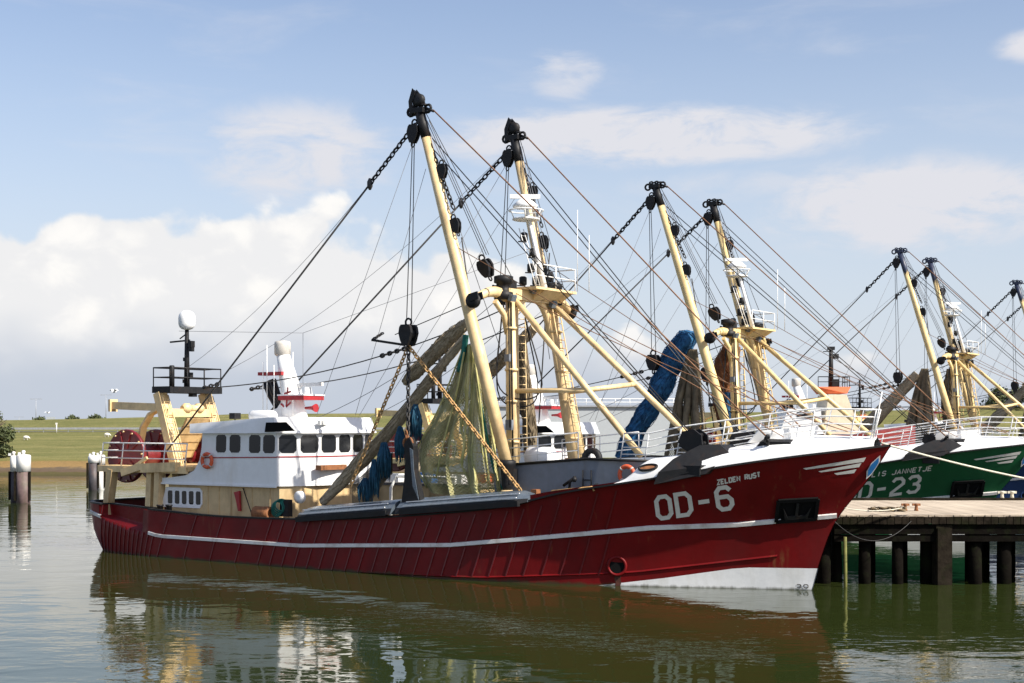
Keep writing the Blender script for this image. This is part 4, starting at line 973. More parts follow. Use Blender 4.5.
    if full:    # anchor-like mark on the funnel
        b = MB(); p = P(286, 398, -1.16); Y = -1.16
        for (a, c, e, f, w) in ((0, -.45, .12, .5, .09), (-.12, .2, .32, .3, .09), (-.35, -.25, -.05, -.45, .09), (-.05, -.45, .3, -.2, .09), (-.42, -.1, -.3, .1, .2)):
            A = V((p.x+a, Y, p.z+c)); B = V((p.x+e, Y, p.z+f)); t = (B-A).normalized(); n = V((-t.z, 0, t.x))*w/2
            b.poly([A+n, B+n, B-n, A-n])
        part(b, 'funnel_mark', 'redtrim', fu)
    b = MB()
    for x, y0 in ((267, 345), (274, 365), (293, 352), (263, 362)):
        p = P(x, 415, -1.2); b.tube([V((p.x, -1.2, 6.5)), V((p.x, -1.2, P(x, y0, -1.2).z))], .022, 5)
    part(b, 'aerials', 'rail', rf)
    b = MB(); p = P(235, 416, -2.5); b.box(p, (.35, .4, .28)); b.tube([p-V((0, 0, .5)), p], .03, 5); part(b, 'searchlight', 'black', rf)
    # fittings on the deckhouse
    if full:
        b = MB()
        for x in (208, 219, 231, 252, 270): p = P(x, 490, -3.15); b.bar(V((p.x, -3.165, 1.9)), V((p.x, -3.165, 3.38)), .04, .03, up=(0, 1, 0))
        part(b, 'wall_stiffeners', 'beige')
        b = MB(); b.bar(V((4.3, -3.36, 3.38)), V((fx, -3.36, 3.38)), .08, .07, up=(0, 1, 0)); part(b, 'deck_moulding', 'white', wh)
        b = MB(); p = P(240, 500, -3.2); b.prism([p+V((-.28, 0, .35)), p+V((.05, 0, .42)), p+V((.1, 0, -.5)), p+V((-.02, 0, -.5)), p+V((-.15, 0, 0))], (0, -.12, 0)); part(b, 'hose_box', 'redtrim')
        b = MB(); p = P(293, 497, -2.9); b.lathe(p+V((.4, 0, 0)), [(.1, -.1), (.28, -.08), (.28, .1), (.1, .12)], 14, axis='Y'); part(b, 'vent', 'white')
        b = MB(); p = P(286, 508, -3.3); b.box(p, (.5, .3, .75)); part(b, 'hatch_plate', 'black')
        b = MB()
        for i in range(2): p = P(160+9*i, 511, -3.9); b.lathe(p+V((0, 0, -.2)), [(.14, 0), (.14, .42), (.17, .44), (.17, .5)], 10)
        part(b, 'mooring_bitts', 'black')
        b = MB(); b.tube([P(243, 488, -3.18), P(247, 500, -3.3), P(252, 515, -3.5)], .025, 5); part(b, 'hose', 'black')
    # ---- stern gantry
    gz = P(160, 393, -1.5).z
    for sg in (-1, 1):
        t0 = P(160, 392, -1.5); t1 = P(182, 480, -1.5); t0 = V((t0.x, sg*1.5, gz)); t1 = V((t1.x, sg*1.5, t1.z-.3))
        b = MB(); b.bar(t1, t0, .55, .42, up=(1, 0, 0)); gl = part(b, 'gantry_leg', mast)
        b = MB(); ladder_mb(b, t1+V((.42, sg*.0, .3)), t0+V((.38, 0, -.1)), .38, (0, 1, 0), .024); part(b, 'ladder', mast, gl)
        b = MB(); a = P(140, 445, -1.5); pts = [V((a.x, sg*1.5, a.z)), V((a.x+.25, sg*1.5, a.z+.9)), V((a.x+.8, sg*1.5, a.z+1.55)), V((t0.x+.3, sg*1.5, a.z+1.9))]
        for p, q in zip(pts, pts[1:]): b.bar(p, q, .12, .4, up=(0, 1, 0))
        part(b, 'curved_brace', mast)
    gx = P(160, 392, -1.5).x
    b = MB(); b.box((gx+.5, 0, P(182, 413, 0).z), (.4, 3.2, .4)); part(b, 'gantry_beam', mast)
    b = MB()
    for k in range(5): b.box((gx+.5-.28*k, .5, 6.6-.40*k-.3), (.1, 1.6, .44), M3=Matrix.Rotation(.55, 3, 'Y'))
    part(b, 'slatted_ramp', 'beige')
    b = MB(); b.box((gx+.35, 0, gz+.16), (1.3, 3.5, .32)); gp = part(b, 'gantry_platform', 'black')
    b = MB(); rail_mb(b, [V((gx+.95, -1.7, gz+.3)), V((gx-.25, -1.7, gz+.3)), V((gx-.25, 1.7, gz+.3)), V((gx+.95, 1.7, gz+.3)), V((gx+.95, -1.7, gz+.3))], .95, 2, .03, step=1.3); part(b, 'platform_railing', 'black', gp)
    b = MB(); mz = P(177, 330, 0).z; b.tube([V((gx+.3, 0, gz+.3)), V((gx+.3, 0, mz))], [.15, .1], 8); b.bar(V((gx-.9, 0, mz-.6)), V((gx+.5, 0, mz-.55)), .08); b.bar(V((gx-.2, 0, mz-.45)), V((gx+.3, 0, mz-.2)), .05)
    for (dx, zz, s) in ((.45, -.75, .25), (.5, -1.0, .18), (-.2, -1.5, .14), (.35, -2.3, .2), (-.25, -2.6, .14), (.6, -3.2, .3)): b.box((gx+.3+dx*.7, 0, mz+zz), (s, s, s*1.3))
    part(b, 'stern_mast', 'black')
    b = MB(); b.lathe((gx+.9, -1.55, gz+.3), [(.13, 0), (.13, 1.0), (.1, 1.05)], 8); part(b, 'vent_post', 'black')
    if pal['dome']:
        b = MB(); b.lathe((gx+.3, 0, mz-.02), [(.12, 0), (.26, .04), (.37, .14), (.42, .28), (.43, .55), (.42, .66), (.385, .77), (.33, .85), (.25, .92), (.15, .965), (.05, .985), (.01, .99)], 18); part(b, 'satellite_dome', 'white')
    b = MB(); a = P(113, 405.5, -1.4); e = V((gx, -1.4, a.z-.12)); b.bar(a, e, .28, .38); b.box(a, (.14, .5, .62)); part(b, 'stern_davit', mast)
    b = MB(); b.lathe((gx+.6, .1, gz-.75), [(.14, -.7), (.26, -.5), (.26, -.3), (.18, -.25), (.18, .25), (.26, .3), (.26, .5), (.14, .7)], 10, axis='Y'); part(b, 'gantry_winch', pal['gant'])
    # lower platform on legs
    lz = P(140, 466, -3.3).z
    b = MB(); b.box((3.3, 0, lz-.1), (6.2, 6.9, .2)); b.box((3.3, -3.4, lz-.16), (6.2, .16, .3)); part(b, 'drum_platform', mast)
    for (x, v) in ((106, -3.3), (150, -3.1), (158, -3.3)):
        a = P(x, 502, v); b = MB(); b.bar(V((a.x, v, 1.2)), V((a.x+(.5 if x < 120 else .15), v, lz-.2)), .42, .34, up=(1, 0, 0)); part(b, 'platform_leg', 'beige' if x < 140 else mast)
    b = MB(); rail_mb(b, [V((6.2, -3.35, lz)), V((.3, -3.35, lz)), V((.3, 3.35, lz)), V((6.2, 3.35, lz))], 1.1, 3, .03, lean=V((.18, 0, 0)), step=1.4); part(b, 'stern_railing', 'rail')
    b = MB(); p = P(140, 468, -3.45); b.bar(p+V((-1.1, -.1, -.25)), p+V((.2, 0, .1)), .3, .34); b.bar(p+V((.2, 0, .0)), p+V((2.6, 0, .1)), .34, .44); b.bar(p+V((-.2, -.1, .1)), p+V((.5, 0, .5)), .14); part(b, 'stern_fairlead', mast)
    # net drums
    dc = P(127, 459, -2.2); dc = V((dc.x, 0, dc.z+.15))
    b = MB(); b.lathe((dc.x, 0, dc.z), [(.45, -2.1), (.5, -2.0), (.5, 2.0), (.45, 2.1)], 16, axis='Y'); nd = part(b, 'net_drum', 'reddrum')
    for v in (-2.2, -.3, 2.1):
        rr = 1.28 if v != -.4 else .95
        b = MB(); b.lathe((dc.x, v, dc.z), [(.2, -.1), (rr-.02, -.09), (rr+.05, -.1), (rr+.05, .1), (rr-.02, .09), (.2, .1)], 28, axis='Y')
        for i in range(10): a = i*math.pi/5; b.bar(V((dc.x+.4*math.cos(a), v-.12, dc.z+.4*math.sin(a))), V((dc.x+(rr-.05)*math.cos(a), v-.12, dc.z+(rr-.05)*math.sin(a))), .06, .06, up=(0, 1, 0))
        fl = part(b, 'drum_flange', 'reddrum', nd)
        b = MB()
        for i in range(12): a = i*math.pi/6+.1; b.lathe((dc.x+(rr-.06)*math.cos(a), v-.13, dc.z+(rr-.06)*math.sin(a)), [(.045, -.03), (.045, .03)], 6, axis='Y')
        if full: part(b, 'lashing_eyes', mast, fl)
    return root, fr, dict(tn=tn, zt=zt, heads=heads, dc=dc, ft=ft)

TR = {}
TR[0] = trawler('fishing_trawler', (0, 0), dict(hull='red_hull', rib='red_rib', mast='cream', head='black', gant='cream', dome=True),
   'large dark red trawler numbered OD-6 in the foreground', 'OD-6', 'ZELDEN RUST', True)
TR[1] = trawler('fishing_trawler', (-1.7, 25), dict(hull='green_hull', rib='green_rib', mast='yellow', head='black', gant='cream', dome=False),
   'green hulled trawler numbered OD-23 moored behind the wooden jetty', 'OD-23', 'CORNELIS JANNETJE', False, drop=.18, stretch=1.055)
TR[2] = trawler('fishing_trawler', (-1.0, 64), dict(hull='blue_hull', rib='blue_rib', mast='yellow', head='navy', gant='tarp', dome=False),
   'dark blue trawler behind the green one, its boom heads painted navy', None, None, False)
TR[3] = trawler('fishing_trawler', (0, 95), dict(hull='bright_red_hull', rib='red_rib', mast='yellow', head='navy', gant='tarp', dome=False),
   'red hulled trawler farthest back at the right edge of the photo', None, None, False)

# ------------------------------------------------------------------ gear lying and hanging on the trawlers
FR0 = TR[0][1]
def lifebuoy(c, nrm, fr, label):
    c = V(c); nrm = V(nrm).normalized(); e1 = nrm.cross(V((0, 0, 1))).normalized(); e2 = V((0, 0, 1)); base = c-V((0, 0, .38))
    root = empty('lifebuoy', base, fr); tag(root, label, 'lifebuoy', 'lifebuoys on the red trawler')
    b = MB(); b.torus(c+nrm*.1, e1, e2, .31, .085, 28, 8); b.build('ring', M['orange'], root, base)
    b = MB()
    for i in range(4):
        a = i*math.pi/2+.78; q = c+nrm*.1+(e1*math.cos(a)+e2*math.sin(a))*.31; t = -e1*math.sin(a)+e2*math.cos(a)
        b.tube([q-t*.03, q+t*.03], .09, 8)
    b.build('reflective_band', M['funnel'], root, base)
lifebuoy(P(208.5, 460.5, -3.36), (0, -1, 0), FR0, 'orange lifebuoy hung on the white wheelhouse side beside its aft window')
lifebuoy(P(628, 474.5, -2.72), (0, -1, 0), FR0, 'orange lifebuoy hung on the grey wall beside the white whaleback')

# wing-shaped trawl beam on the starboard bulwark
def trawl_wing():
    a = P(303, 511, -4.0); e = P(533, 494, -4.0); a.z = shz(a.x)+.17; e.z = shz(e.x)+.12
    base = (a+e)/2; root = empty('trawl_wing', base, FR0); tag(root, 'long dark grey steel trawl wing with an upright fin, lying along the red bulwark', 'trawl gear')
    t = (e-a).normalized(); prof = [(-.75, -.22), (-.62, .02), (-.3, .26), (.1, .36), (.42, .3), (.55, .1), (.42, -.1), (-.1, -.24)]
    for s0, s1 in ((0., .455), (.475, 1.)):
        b = MB(); rows = []
        n = 14
        for k in range(n+1):
            f = s0+(s1-s0)*k/n; c = a.lerp(e, f); sc = lin(min(f, 1-f), [(0, .55), (.03, .9), (.06, 1)])
            rows.append([c+V((0, y*sc, z*sc)) for y, z in prof])
        b.grid(rows, sm=False, closed=True, mi=lambda i, j: 1 if j in (6, 7, 0) else 0); b.poly(rows[0]); b.poly(rows[-1][::-1]); w = b.build('wing', [M['steelgrey'], M['black']], root, base)
        b = MB()
        for (y, z, dz) in ((-.60, .06, .05), (-.38, .215, .05)):
            c0 = a.lerp(e, s0+.03); c1 = a.lerp(e, s1-.03); b.bar(c0+V((0, y-.03, z+.02)), c1+V((0, y-.03, z+.02)), .05, .035)
        b.build('edge_strip', M['white'], w, base)
        b = MB(); c0 = a.lerp(e, s0+.02); c1 = a.lerp(e, s1-.02); b.bar(c0+V((0, -.66, -.16)), c1+V((0, -.66, -.16)), .18, .22); b.build('lower_edge', M['black'], w, base)
    c = P(410, 503, -4.05); b = MB(); y = c.y-.3
    fin = [(410-9, 505), (404, 480), (405, 462), (404, 444), (409, 437), (413, 446), (414, 470), (420, 500), (419, 506)]
    pts = [P(x, yy, y) for x, yy in fin]; b.prism(pts, (0, .32, 0)); f = b.build('runner_fin', M['black'], root, base)
    b = MB(); q = [P(410, 448, y-.01), P(413, 450, y-.01), P(414, 470, y-.01), P(419, 500, y-.01), P(413, 486, y-.01)]; b.prism(q, (.0, -.03, 0)); b.build('fin_face', M['steelgrey'], f, base)
    b = MB(); p = P(408, 443, y+.1); b.torus(p, (1, 0, 0), (0, 0, 1), .22, .06, 12, 6); b.chain(p, p+V((-.1, 0, .5)), .2, .04); b.build('towing_shackle', M['rust'], root, base)
    b = MB(); s = P(537, 493, -3.6); b.box(s+V((0, -.1, -.05)), (.26, .3, .4)); b.build('end_chock', M['rust'], root, base)
    # lifting chains up to the travelling block
    top = P(408.5, 346, -3.45)
    for q, nm in ((P(350, 487, -3.9), 0), (P(521, 491, -3.9), 1)):
        b = MB(); b.chain(top, q, .27, .038); b.build('lifting_chain', M['chain_rust'], root, base)
    b = MB(); b.chain(top, P(408, 440, -4.), .26, .04); b.build('centre_chain', M['rope'], root, base)
trawl_wing()

def tubepath(pts, n=24):
    k = len(pts)-1; f = [[(i, V(p)[c]) for i, p in enumerate(pts)] for c in range(3)]
    return [V([smo(t*k/n, f[c]) for c in range(3)]) for t in range(n+1)]
def bundle(name, pts, rad, mat, fr, label, seed=0, flat=.6, n=36, group=None, tufts=(), strands=110, lump=.025, rough=1.):
    "gathered net: a lumpy core with loose twine lying over it"
    rnd = random.Random(seed); path = tubepath(pts, n); b = MB(); k = 12; rows = []
    ph = [rnd.uniform(0, 6.28) for _ in range(8)]
    for i, p in enumerate(path):
        t = (path[min(i+1, n)]-path[max(i-1, 0)]).normalized(); a = t.cross(V((0, 1, 0))).normalized(); c = t.cross(a)
        r = lin(i/n, rad)
        row = []
        for j in range(k):
            an = 2*math.pi*j/k
            rr = r*(1+.10*math.sin(3*an+ph[0]+i*.05)+.08*math.sin(5*an+ph[1]-i*.04)+lump*math.sin(i*.9+ph[2])+rough*rnd.uniform(-.025, .025))
            row.append(p+a*math.cos(an)*rr+c*math.sin(an)*rr*flat)
        rows.append(row)
    b.grid(rows, closed=True, sm=True); b.poly(rows[0]); b.poly(rows[-1][::-1])
    for s in range(strands):
        i0 = rnd.randint(0, n-8); j = rnd.random()*k; dj = rnd.uniform(-.5, .5); pts_ = []
        for q in range(8):
            jj = (j+dj*q) % k; j0 = int(jj); pr = rows[i0+q][j0].lerp(rows[i0+q][(j0+1) % k], jj-j0); pts_.append(path[i0+q]+(pr-path[i0+q])*rnd.uniform(1.0, 1.14))
        b.tube(pts_, .018, 3)
    base = V(path[0]); 
    o = b.build(name, mat, None, base, fr); tag(o, label, 'net', group)
    return o
def tuft_mb(top, L, w, rnd, n=70):
    b = MB(); top = V(top)
    for i in range(n):
        a = rnd.uniform(0, 6.28); r = w*math.sqrt(rnd.random()); l = L*rnd.uniform(.7, 1.05)
        d = V((r*math.cos(a), r*math.sin(a), 0)); q = top+d*.35+V((0, 0, -rnd.random()*L*.12))
        b.tube([q, q+d*.7+V((0, 0, -l*.45)), q+d*.6+V((rnd.uniform(-.05, .05), 0, -l))], [.03, .034, .012], 4)
    return b
def net_curtain(name, fn, na, nb, r, mat, fr, label, base, ropes=(), group=None, folds=None):
    root = empty(name, base, fr); tag(root, label, 'net', group)
    b = MB(); g = [[V(fn(i/na, j/nb)) for j in range(nb+1)] for i in range(na+1)]
    for i in range(na):
        for j in range(nb):
            b.tube([g[i][j], g[i+1][j+1]], r, 3, cap=False); b.tube([g[i+1][j], g[i][j+1]], r, 3, cap=False)
    b.build('mesh', M[mat], root, base)
    if folds:
        f = MB()
        for (a, w, c0) in folds:
            f.tube([V(fn(a+w*math.sin(j*.9+a*9), j/26)) for j in range(27)], [c0*(.5+.5*math.sin(j/26*math.pi)) for j in range(27)], 6)
        f.build('gathered_fold', M[mat], root, base)
    for pts, rr, mt in ropes:
        q = MB(); q.tube(tubepath(pts, 14), rr, 5); q.build('headline', M[mt], root, base)
    return root

def nets_for(fr, kind, idx):
    rnd = random.Random(idx)
    if kind == 'green':
        apex = [P(462, 344, -3.0), P(478, 346, -2.7)]
        bt = [P(x, y, v) for x, y, v in ((428, 490, -3.0), (446, 496, -3.3), (464, 495, -3.0), (482, 495, -3.2), (503, 494, -2.7))]
        def fn(a, b):
            t = V(apex[0]).lerp(V(apex[1]), a)
            q = a*4; i = min(3, int(q)); e = bt[i].lerp(bt[i+1], q-i)
            w = b**1.25
            p = t.lerp(e, b); mid = t.lerp(e, w); x = V((mid.x, mid.y, p.z))
            return x+V((0, .38*math.sin(a*21+b*2)*b+.12*math.sin(a*9), 0))+V((.08*math.sin(a*33+3*b)*b-1.25*(1-a)**1.6*math.sin(math.pi*b*b), 0, 0))
        net_curtain('trawl_net', fn, 84, 96, .0105, 'net_green', fr, 'green and yellow trawl net hanging in a cone beside the cream boom', P(450, 494, -3.),
            folds=[(.05, .012, .04), (.33, .02, .035), (.55, .015, .06), (.64, .012, .07), (.72, .015, .06), (.83, .01, .045), (.96, .01, .04)],
            ropes=(((P(468, 345, -2.8), P(484, 420, -2.7), P(494, 470, -2.6), P(505, 494, -2.6)), .05, 'tuft_teal'), ((P(464, 346, -3), P(438, 410, -3.2), P(415, 456, -3.2), P(427, 488, -3.2)), .04, 'net_green'),
                   ((P(466, 335, -2.9), P(464, 350, -2.95), P(459, 372, -3.0)), .13, 'tuft_teal'), ((P(470, 345, -3.1), P(468, 380, -3.2), P(466, 420, -3.2), P(462, 465, -3.3)), .05, 'net_green'),
                   ((P(464, 352, -3.15), P(456, 395, -3.25), P(444, 440, -3.3), P(436, 478, -3.3)), .04, 'net_green'), ((P(474, 352, -2.9), P(480, 400, -2.9), P(484, 440, -2.8), P(490, 486, -2.8)), .045, 'net_green')))
        bundle('net_bag', [P(404, 383, -2.6), P(425, 362, -2.6), P(447, 340, -2.6), P(468, 322, -2.6)], [(0, .16), (.15, .29), (.7, .31), (1, .2)], M['net_bundle'], fr, 'short grey brown net bag slung high behind the cream boom, nearest the pulley block', 3)
        rt = [o_ for o_ in bpy.data.objects if o_.name == 'trawl_net'][0]
        q = MB(); g = [[fn(i/30, .12+.88*j/38) for j in range(39)] for i in range(31)]
        for i in range(30):
            for j in range(38):
                for a_, c_ in ((g[i][j], g[i+1][j+1]), (g[i+1][j], g[i][j+1])): q.tube([a_+V((0, -.03, 0)), c_+V((0, -.03, 0))], .0135, 3, cap=False)
        q.build('large_mesh', M['net_tan'], rt, P(450, 494, -3.))
        o = bundle('net_bag', [P(322, 503, -3.2), P(355, 468, -3.1), P(392, 428, -3.0), P(430, 380, -2.9), P(466, 336, -2.8)], [(0, .2), (.3, .31), (.6, .25), (.9, .2), (1, .16)], M['net_bundle'], fr, 'long grey brown net bag running diagonally down to the red bulwark', 4)
        for k, (x, y, L, w) in enumerate(((415, 404, 1.45, .28), (400, 426, 1.4, .22), (384, 442, 1.5, .28), (374, 459, 1.5, .22), (365, 478, .95, .34))):
            tb = tuft_mb(P(x, y, -3.5), L, w, random.Random(k)); off = P(x, y, -3.5)
            t = tb.build('rope_tuft', M['tuft_blue'], None, off, fr)
            tag(t, ('uppermost blue rope tuft hanging from the diagonal net bag', 'slim blue rope tuft just below the uppermost one on the net bag', 'thick dark blue rope tuft left of the upright fin', 'slim blue rope tuft behind the thick one, left of the fin', 'lowest blue rope tuft, spread out above the trawl wing')[k], 'rope tuft', 'blue rope tufts on the net bag')
        bundle('net_bag', [P(480, 380, .5), P(500, 362, .5), P(522, 340, .5), P(534, 328, .5)], [(0, .2), (.2, .28), (1, .22)], M['net_bundle'], fr, 'dark net bag slung between the portal legs', 8)
        bundle('net_bag', [P(522, 335, .8), P(524, 380, .8), P(529, 420, .8), P(532, 458, .9)], [(0, .16), (.3, .28), (1, .34)], M['net_brown'], fr, 'brown net hanging upright beside the vertical portal leg', 9, strands=120)
        bundle('net_bag', [P(455, 416, 1.5), P(440, 432, 1.2), P(425, 446, .9), P(416, 470, .5)], [(0, .22), (.5, .32), (1, .2)], M['net_bundle'], fr, 'small brown net roll behind the green hanging net', 12)
        # chain skirt beneath the bag
        def f2(a, b): 
            p = P(352, 482, -3.4).lerp(P(392, 452, -3.3), a); return p+V((0, .1*math.sin(a*9), -b*(1.3+.4*math.sin(a*5))))
        net_curtain('net_skirt', f2, 26, 22, .014, 'net_brown', fr, 'small brown net skirt hanging under the diagonal net bag', P(370, 490, -3.4))
    else:
        # same arrangement on the other boats, seen smaller
        tn = TR[idx][2]['tn']; ax = tn.x-1.9
        core, sec, side_ = {'blue': ('net_blue', 'net_brown', 'net_orange'), 'brown': ('net_bundle', 'net_brown', 'net_brown'), 'dark': ('net_bundle', 'net_brown', 'net_bundle')}[kind]
        lab = {'blue': ('blue gathered net bag draped below the yellow boom of the green trawler', 'brown net hanging straight beside the boom of the green trawler', 'orange brown net hanging behind the yellow boom of the green trawler'),
               'brown': ('grey brown net bag slung below the boom of the blue trawler', 'brown cone-shaped net hanging beside the boom of the blue trawler', 'dark net hanging at the mast leg of the blue trawler'),
               'dark': ('grey net bag slung below the boom at the right edge', 'brown net hanging beside the boom at the right edge', 'dark net hanging at the mast leg at the right edge')}[kind]
        if kind == 'blue':
            bundle('net_bag', [V((ax-4.3, -3.1, 4.3)), V((ax-3.5, -3.1, 6.0)), V((ax-2.4, -3.0, 7.6)), V((ax-1.6, -2.9, 9.3)), V((ax-.7, -2.8, 10.9)), V((ax+.1, -2.6, 11.4))], [(0, .6), (.3, .55), (.6, .66), (.85, .62), (1, .3)], M[core], fr, lab[0], 21, flat=.8, strands=220, lump=.10, rough=2.5)
            bundle('net_bag', [V((ax-4.5, -2.6, 4.0)), V((ax-4.6, -2.7, 3.0)), V((ax-4.5, -2.8, 2.2))], [(0, .7), (1, .9)], M['net_orange'], fr, 'rust brown net heaped under the blue net bag of the green trawler', 27)
            bundle('net_bag', [V((ax+1.6, -.9, 10.9)), V((ax+1.2, -.9, 9.5)), V((ax+1.0, -.9, 8)), V((ax+1.2, -.9, 6.5))], [(0, .45), (.3, .75), (1, .55)], M[side_], fr, lab[2], 22, strands=90)
            bundle('net_bag', [V((ax+1.4, -1.1, 8.2)), V((ax+1.3, -1.1, 7)), V((ax+1.5, -1.1, 5.6))], [(0, .3), (.5, .5), (1, .4)], M['net_blue'], fr, 'blue net hanging below the orange brown net of the green trawler', 25, strands=80)
        else:
            bundle('net_bag', [V((ax-7.2, -3.1, 3.6)), V((ax-4.6, -3.1, 6.0)), V((ax-2.2, -3.0, 8.4)), V((ax-.6, -2.8, 10.2))], [(0, .4), (.4, .55), (1, .35)], M[core], fr, lab[0], 23, strands=80)
            bundle('net_bag', [V((ax+1.5, -.9, 10.6)), V((ax+1.3, -.9, 8)), V((ax+1.6, -.9, 5))], [(0, .3), (.5, .5), (1, .5)], M['black'] if kind == 'dark' else M[side_], fr, lab[2], 24)
        def fn(a, b):
            e = V((ax-2.3+3.4*a, -2.9+.3*math.sin(a*6), 3.0)); t = V((ax-.25+.5*a, -2.8, 10.6)); p = t.lerp(e, b); m = t.lerp(e, b**.8)
            return V((m.x, m.y+.4*math.sin(a*19+b*2)*b, p.z))
        net_curtain('trawl_net', fn, 40, 50, .022, sec, fr, lab[1], V((ax, -2.8, 3)), folds=[(.1, .01, .16), (.25, .02, .18), (.4, .02, .2), (.55, .02, .2), (.7, .02, .2), (.85, .02, .18), (.95, .01, .1)])
nets_for(FR0, 'green', 0)
nets_for(TR[1][1], 'blue', 1)
nets_for(TR[2][1], 'brown', 2)
nets_for(TR[3][1], 'dark', 3)
# odds and ends on the red trawler
b = MB(); c = P(263, 513, -3.6); b.lathe(c, [(.26, -.5), (.3, -.46), (.29, 0), (.3, .1), (.3, .46), (.22, .5), (.2, .3)], 16, axis='X'); o = b.build('rusty_drum', M['rust'], None, None, FR0); tag(o, 'rusty open drum lying beside the beige deckhouse wall', 'drum')
b = MB()
for k in range(5): b.torus(P(277+k, 509-k, -3.5), (1, .2*k, 0), (.1, 0, 1), .34-.02*k, .035, 18, 5)
o = b.build('hose_coil', M['tuft_teal'], None, None, FR0); tag(o, 'coil of greenish hose hanging beside the beige deckhouse front', 'hose coil')
b = MB(); c = P(263, 416, -1.9); b.lathe(c+V((0, 0, .0)), [(.1, -.75), (.22, -.72), (.27, -.6), (.27, .6), (.22, .72), (.1, .75)], 14, axis='X'); o = b.build('liferaft_canister', M['white'], None, None, FR0); tag(o, 'white life raft canister lying on the wheelhouse roof', 'life raft')

# ------------------------------------------------------------------ water, land, dyke road
b = MB(); b.poly([(-900, -60, 0), (900, -60, 0), (900, 185, 0), (-900, 185, 0)]); o = b.build('water', M['water']); tag(o, 'green brown harbour water with soft ripples', 'water', kind='structure')
def crest(x): return lin(x, [(-140, 6.9), (-95, 7.0), (-62, 7.7), (-50, 8.2), (60, 8.6), (110, 9.8), (160, 9.8)])
def landz(x, y):
    c = crest(x)
    w = 1.6*math.sin(x*.05)+.6*math.sin(x*.21+1)
    return lin(y-w*.6, [(165, -1.6), (175, -.05), (182, .75), (187, 1.6), (205, 3.0), (228, 4.85), (230, 5.0), (238, 5.05), (244, 5.3), (262, c), (270, c+.02), (300, 4.), (420, 3.), (6000, 3.)])
xs = [-5000, -2500, -1200, -600]+[-400+10*i for i in range(81)]+[600, 1200, 2500, 5000]
ys = [160, 165, 170, 173, 175, 177, 180, 182, 185, 188, 192, 198, 205, 212, 220, 228, 230, 234, 238, 244, 250, 256, 262, 266, 270, 285, 300, 420, 800, 2000, 6000]
b = MB(); b.grid([[V((x, y, landz(x, y))) for x in xs] for y in ys]); o = b.build('ground', M['land']); tag(o, 'grassy sea dyke with a dry reed strip along the water', 'ground', kind='structure')
b = MB(); b.grid([[V((x, y, landz(x, y)+.06)) for x in xs if abs(x) < 500] for y in (231.5, 236.5)]); o = b.build('road', mk('dyke_asphalt', (.13, .13, .135), .9)); tag(o, 'road along the dyke', 'road', kind='structure')
# guard rail along the road
root = empty('guard_rail', (0, 230.5, 5.0)); tag(root, 'long galvanised guard rail along the dyke road', 'guard rail')
b = MB(); b.grid([[V((x, 230.6, landz(x, 230.6)+z)) for x in xs if abs(x) < 420] for z in (.42, .58, .75)], sm=False); b.build('beam', M['metal_pole'], root, (0, 230.5, 5.0))
b = MB()
for i in range(-100, 100): x = i*4.; b.box((x, 230.75, landz(x, 230.7)+.3), (.08, .1, .8))
p = b.build('posts', M['metal_pole'], root, (0, 230.5, 5.0)); p['kind'] = 'stuff'

# ------------------------------------------------------------------ jetty
JF, JB, JZ = 54.7, 65.5, 2.69; JX0, JX1 = 12.4, 58.
root = empty('wooden_jetty', (JX0, JF, 0)); tag(root, 'wooden jetty with pale plank deck on dark piles at right', 'jetty'); jo = V((JX0, JF, 0))
b = MB(); x = JX0; rnd = random.Random(2)
while x < JX1:
    w = .24+rnd.uniform(-.02, .02); b.box((x+w/2, (JF+JB)/2+rnd.uniform(-.05, .05), JZ-.05+rnd.uniform(-.003, .003)), (w-.006, JB-JF, .1)); x += w
b.build('deck_planks', M['plank'], root, jo)
b = MB()
x = JX0
while x < JX1: b.box((x+.14, JF-.09, JZ-.2), (.26, .08, .26+rnd.uniform(0, .05))); x += .285
b.build('edge_boards', M['timber_pale'], root, jo)
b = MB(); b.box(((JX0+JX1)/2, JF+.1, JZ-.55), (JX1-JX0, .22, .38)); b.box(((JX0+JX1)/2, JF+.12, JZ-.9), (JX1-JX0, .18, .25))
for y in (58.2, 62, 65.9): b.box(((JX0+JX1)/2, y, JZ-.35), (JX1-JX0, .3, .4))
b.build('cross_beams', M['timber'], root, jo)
b = MB(); b.box(((JX0+JX1)/2, JB-.15, JZ+.05), (JX1-JX0, .25, .12)); b.build('kerb_beam', M['timber_pale'], root, jo)
def pile(px, wy, w, mat, top, Y=None):
    y = Y or FPX*EYE/(wy-HORY); x = (px-512)/FPX*y; b = MB(); r = w/FPX*y/2
    b.tube([(x, y, -1), (x, y, .4), (x+rnd.uniform(-.05, .05), y, top)], [r, r*1.02, r*.97], 10); b.build('pile', M[mat], root, jo)
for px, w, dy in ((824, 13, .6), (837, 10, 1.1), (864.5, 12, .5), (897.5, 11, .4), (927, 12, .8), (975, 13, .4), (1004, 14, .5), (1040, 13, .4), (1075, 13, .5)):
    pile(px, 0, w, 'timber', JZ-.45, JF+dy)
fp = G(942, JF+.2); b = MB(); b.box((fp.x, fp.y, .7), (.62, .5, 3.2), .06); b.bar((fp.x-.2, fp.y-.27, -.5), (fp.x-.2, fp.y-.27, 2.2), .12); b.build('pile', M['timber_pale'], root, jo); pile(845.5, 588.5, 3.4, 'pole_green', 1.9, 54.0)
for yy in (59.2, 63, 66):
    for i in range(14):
        x = JX0+.8+i*2.9+rnd.uniform(-.2, .2); b = MB(); b.tube([(x, yy, -1), (x, yy, JZ-.5)], .2, 8); b.build('pile', M['timber'], root, jo)
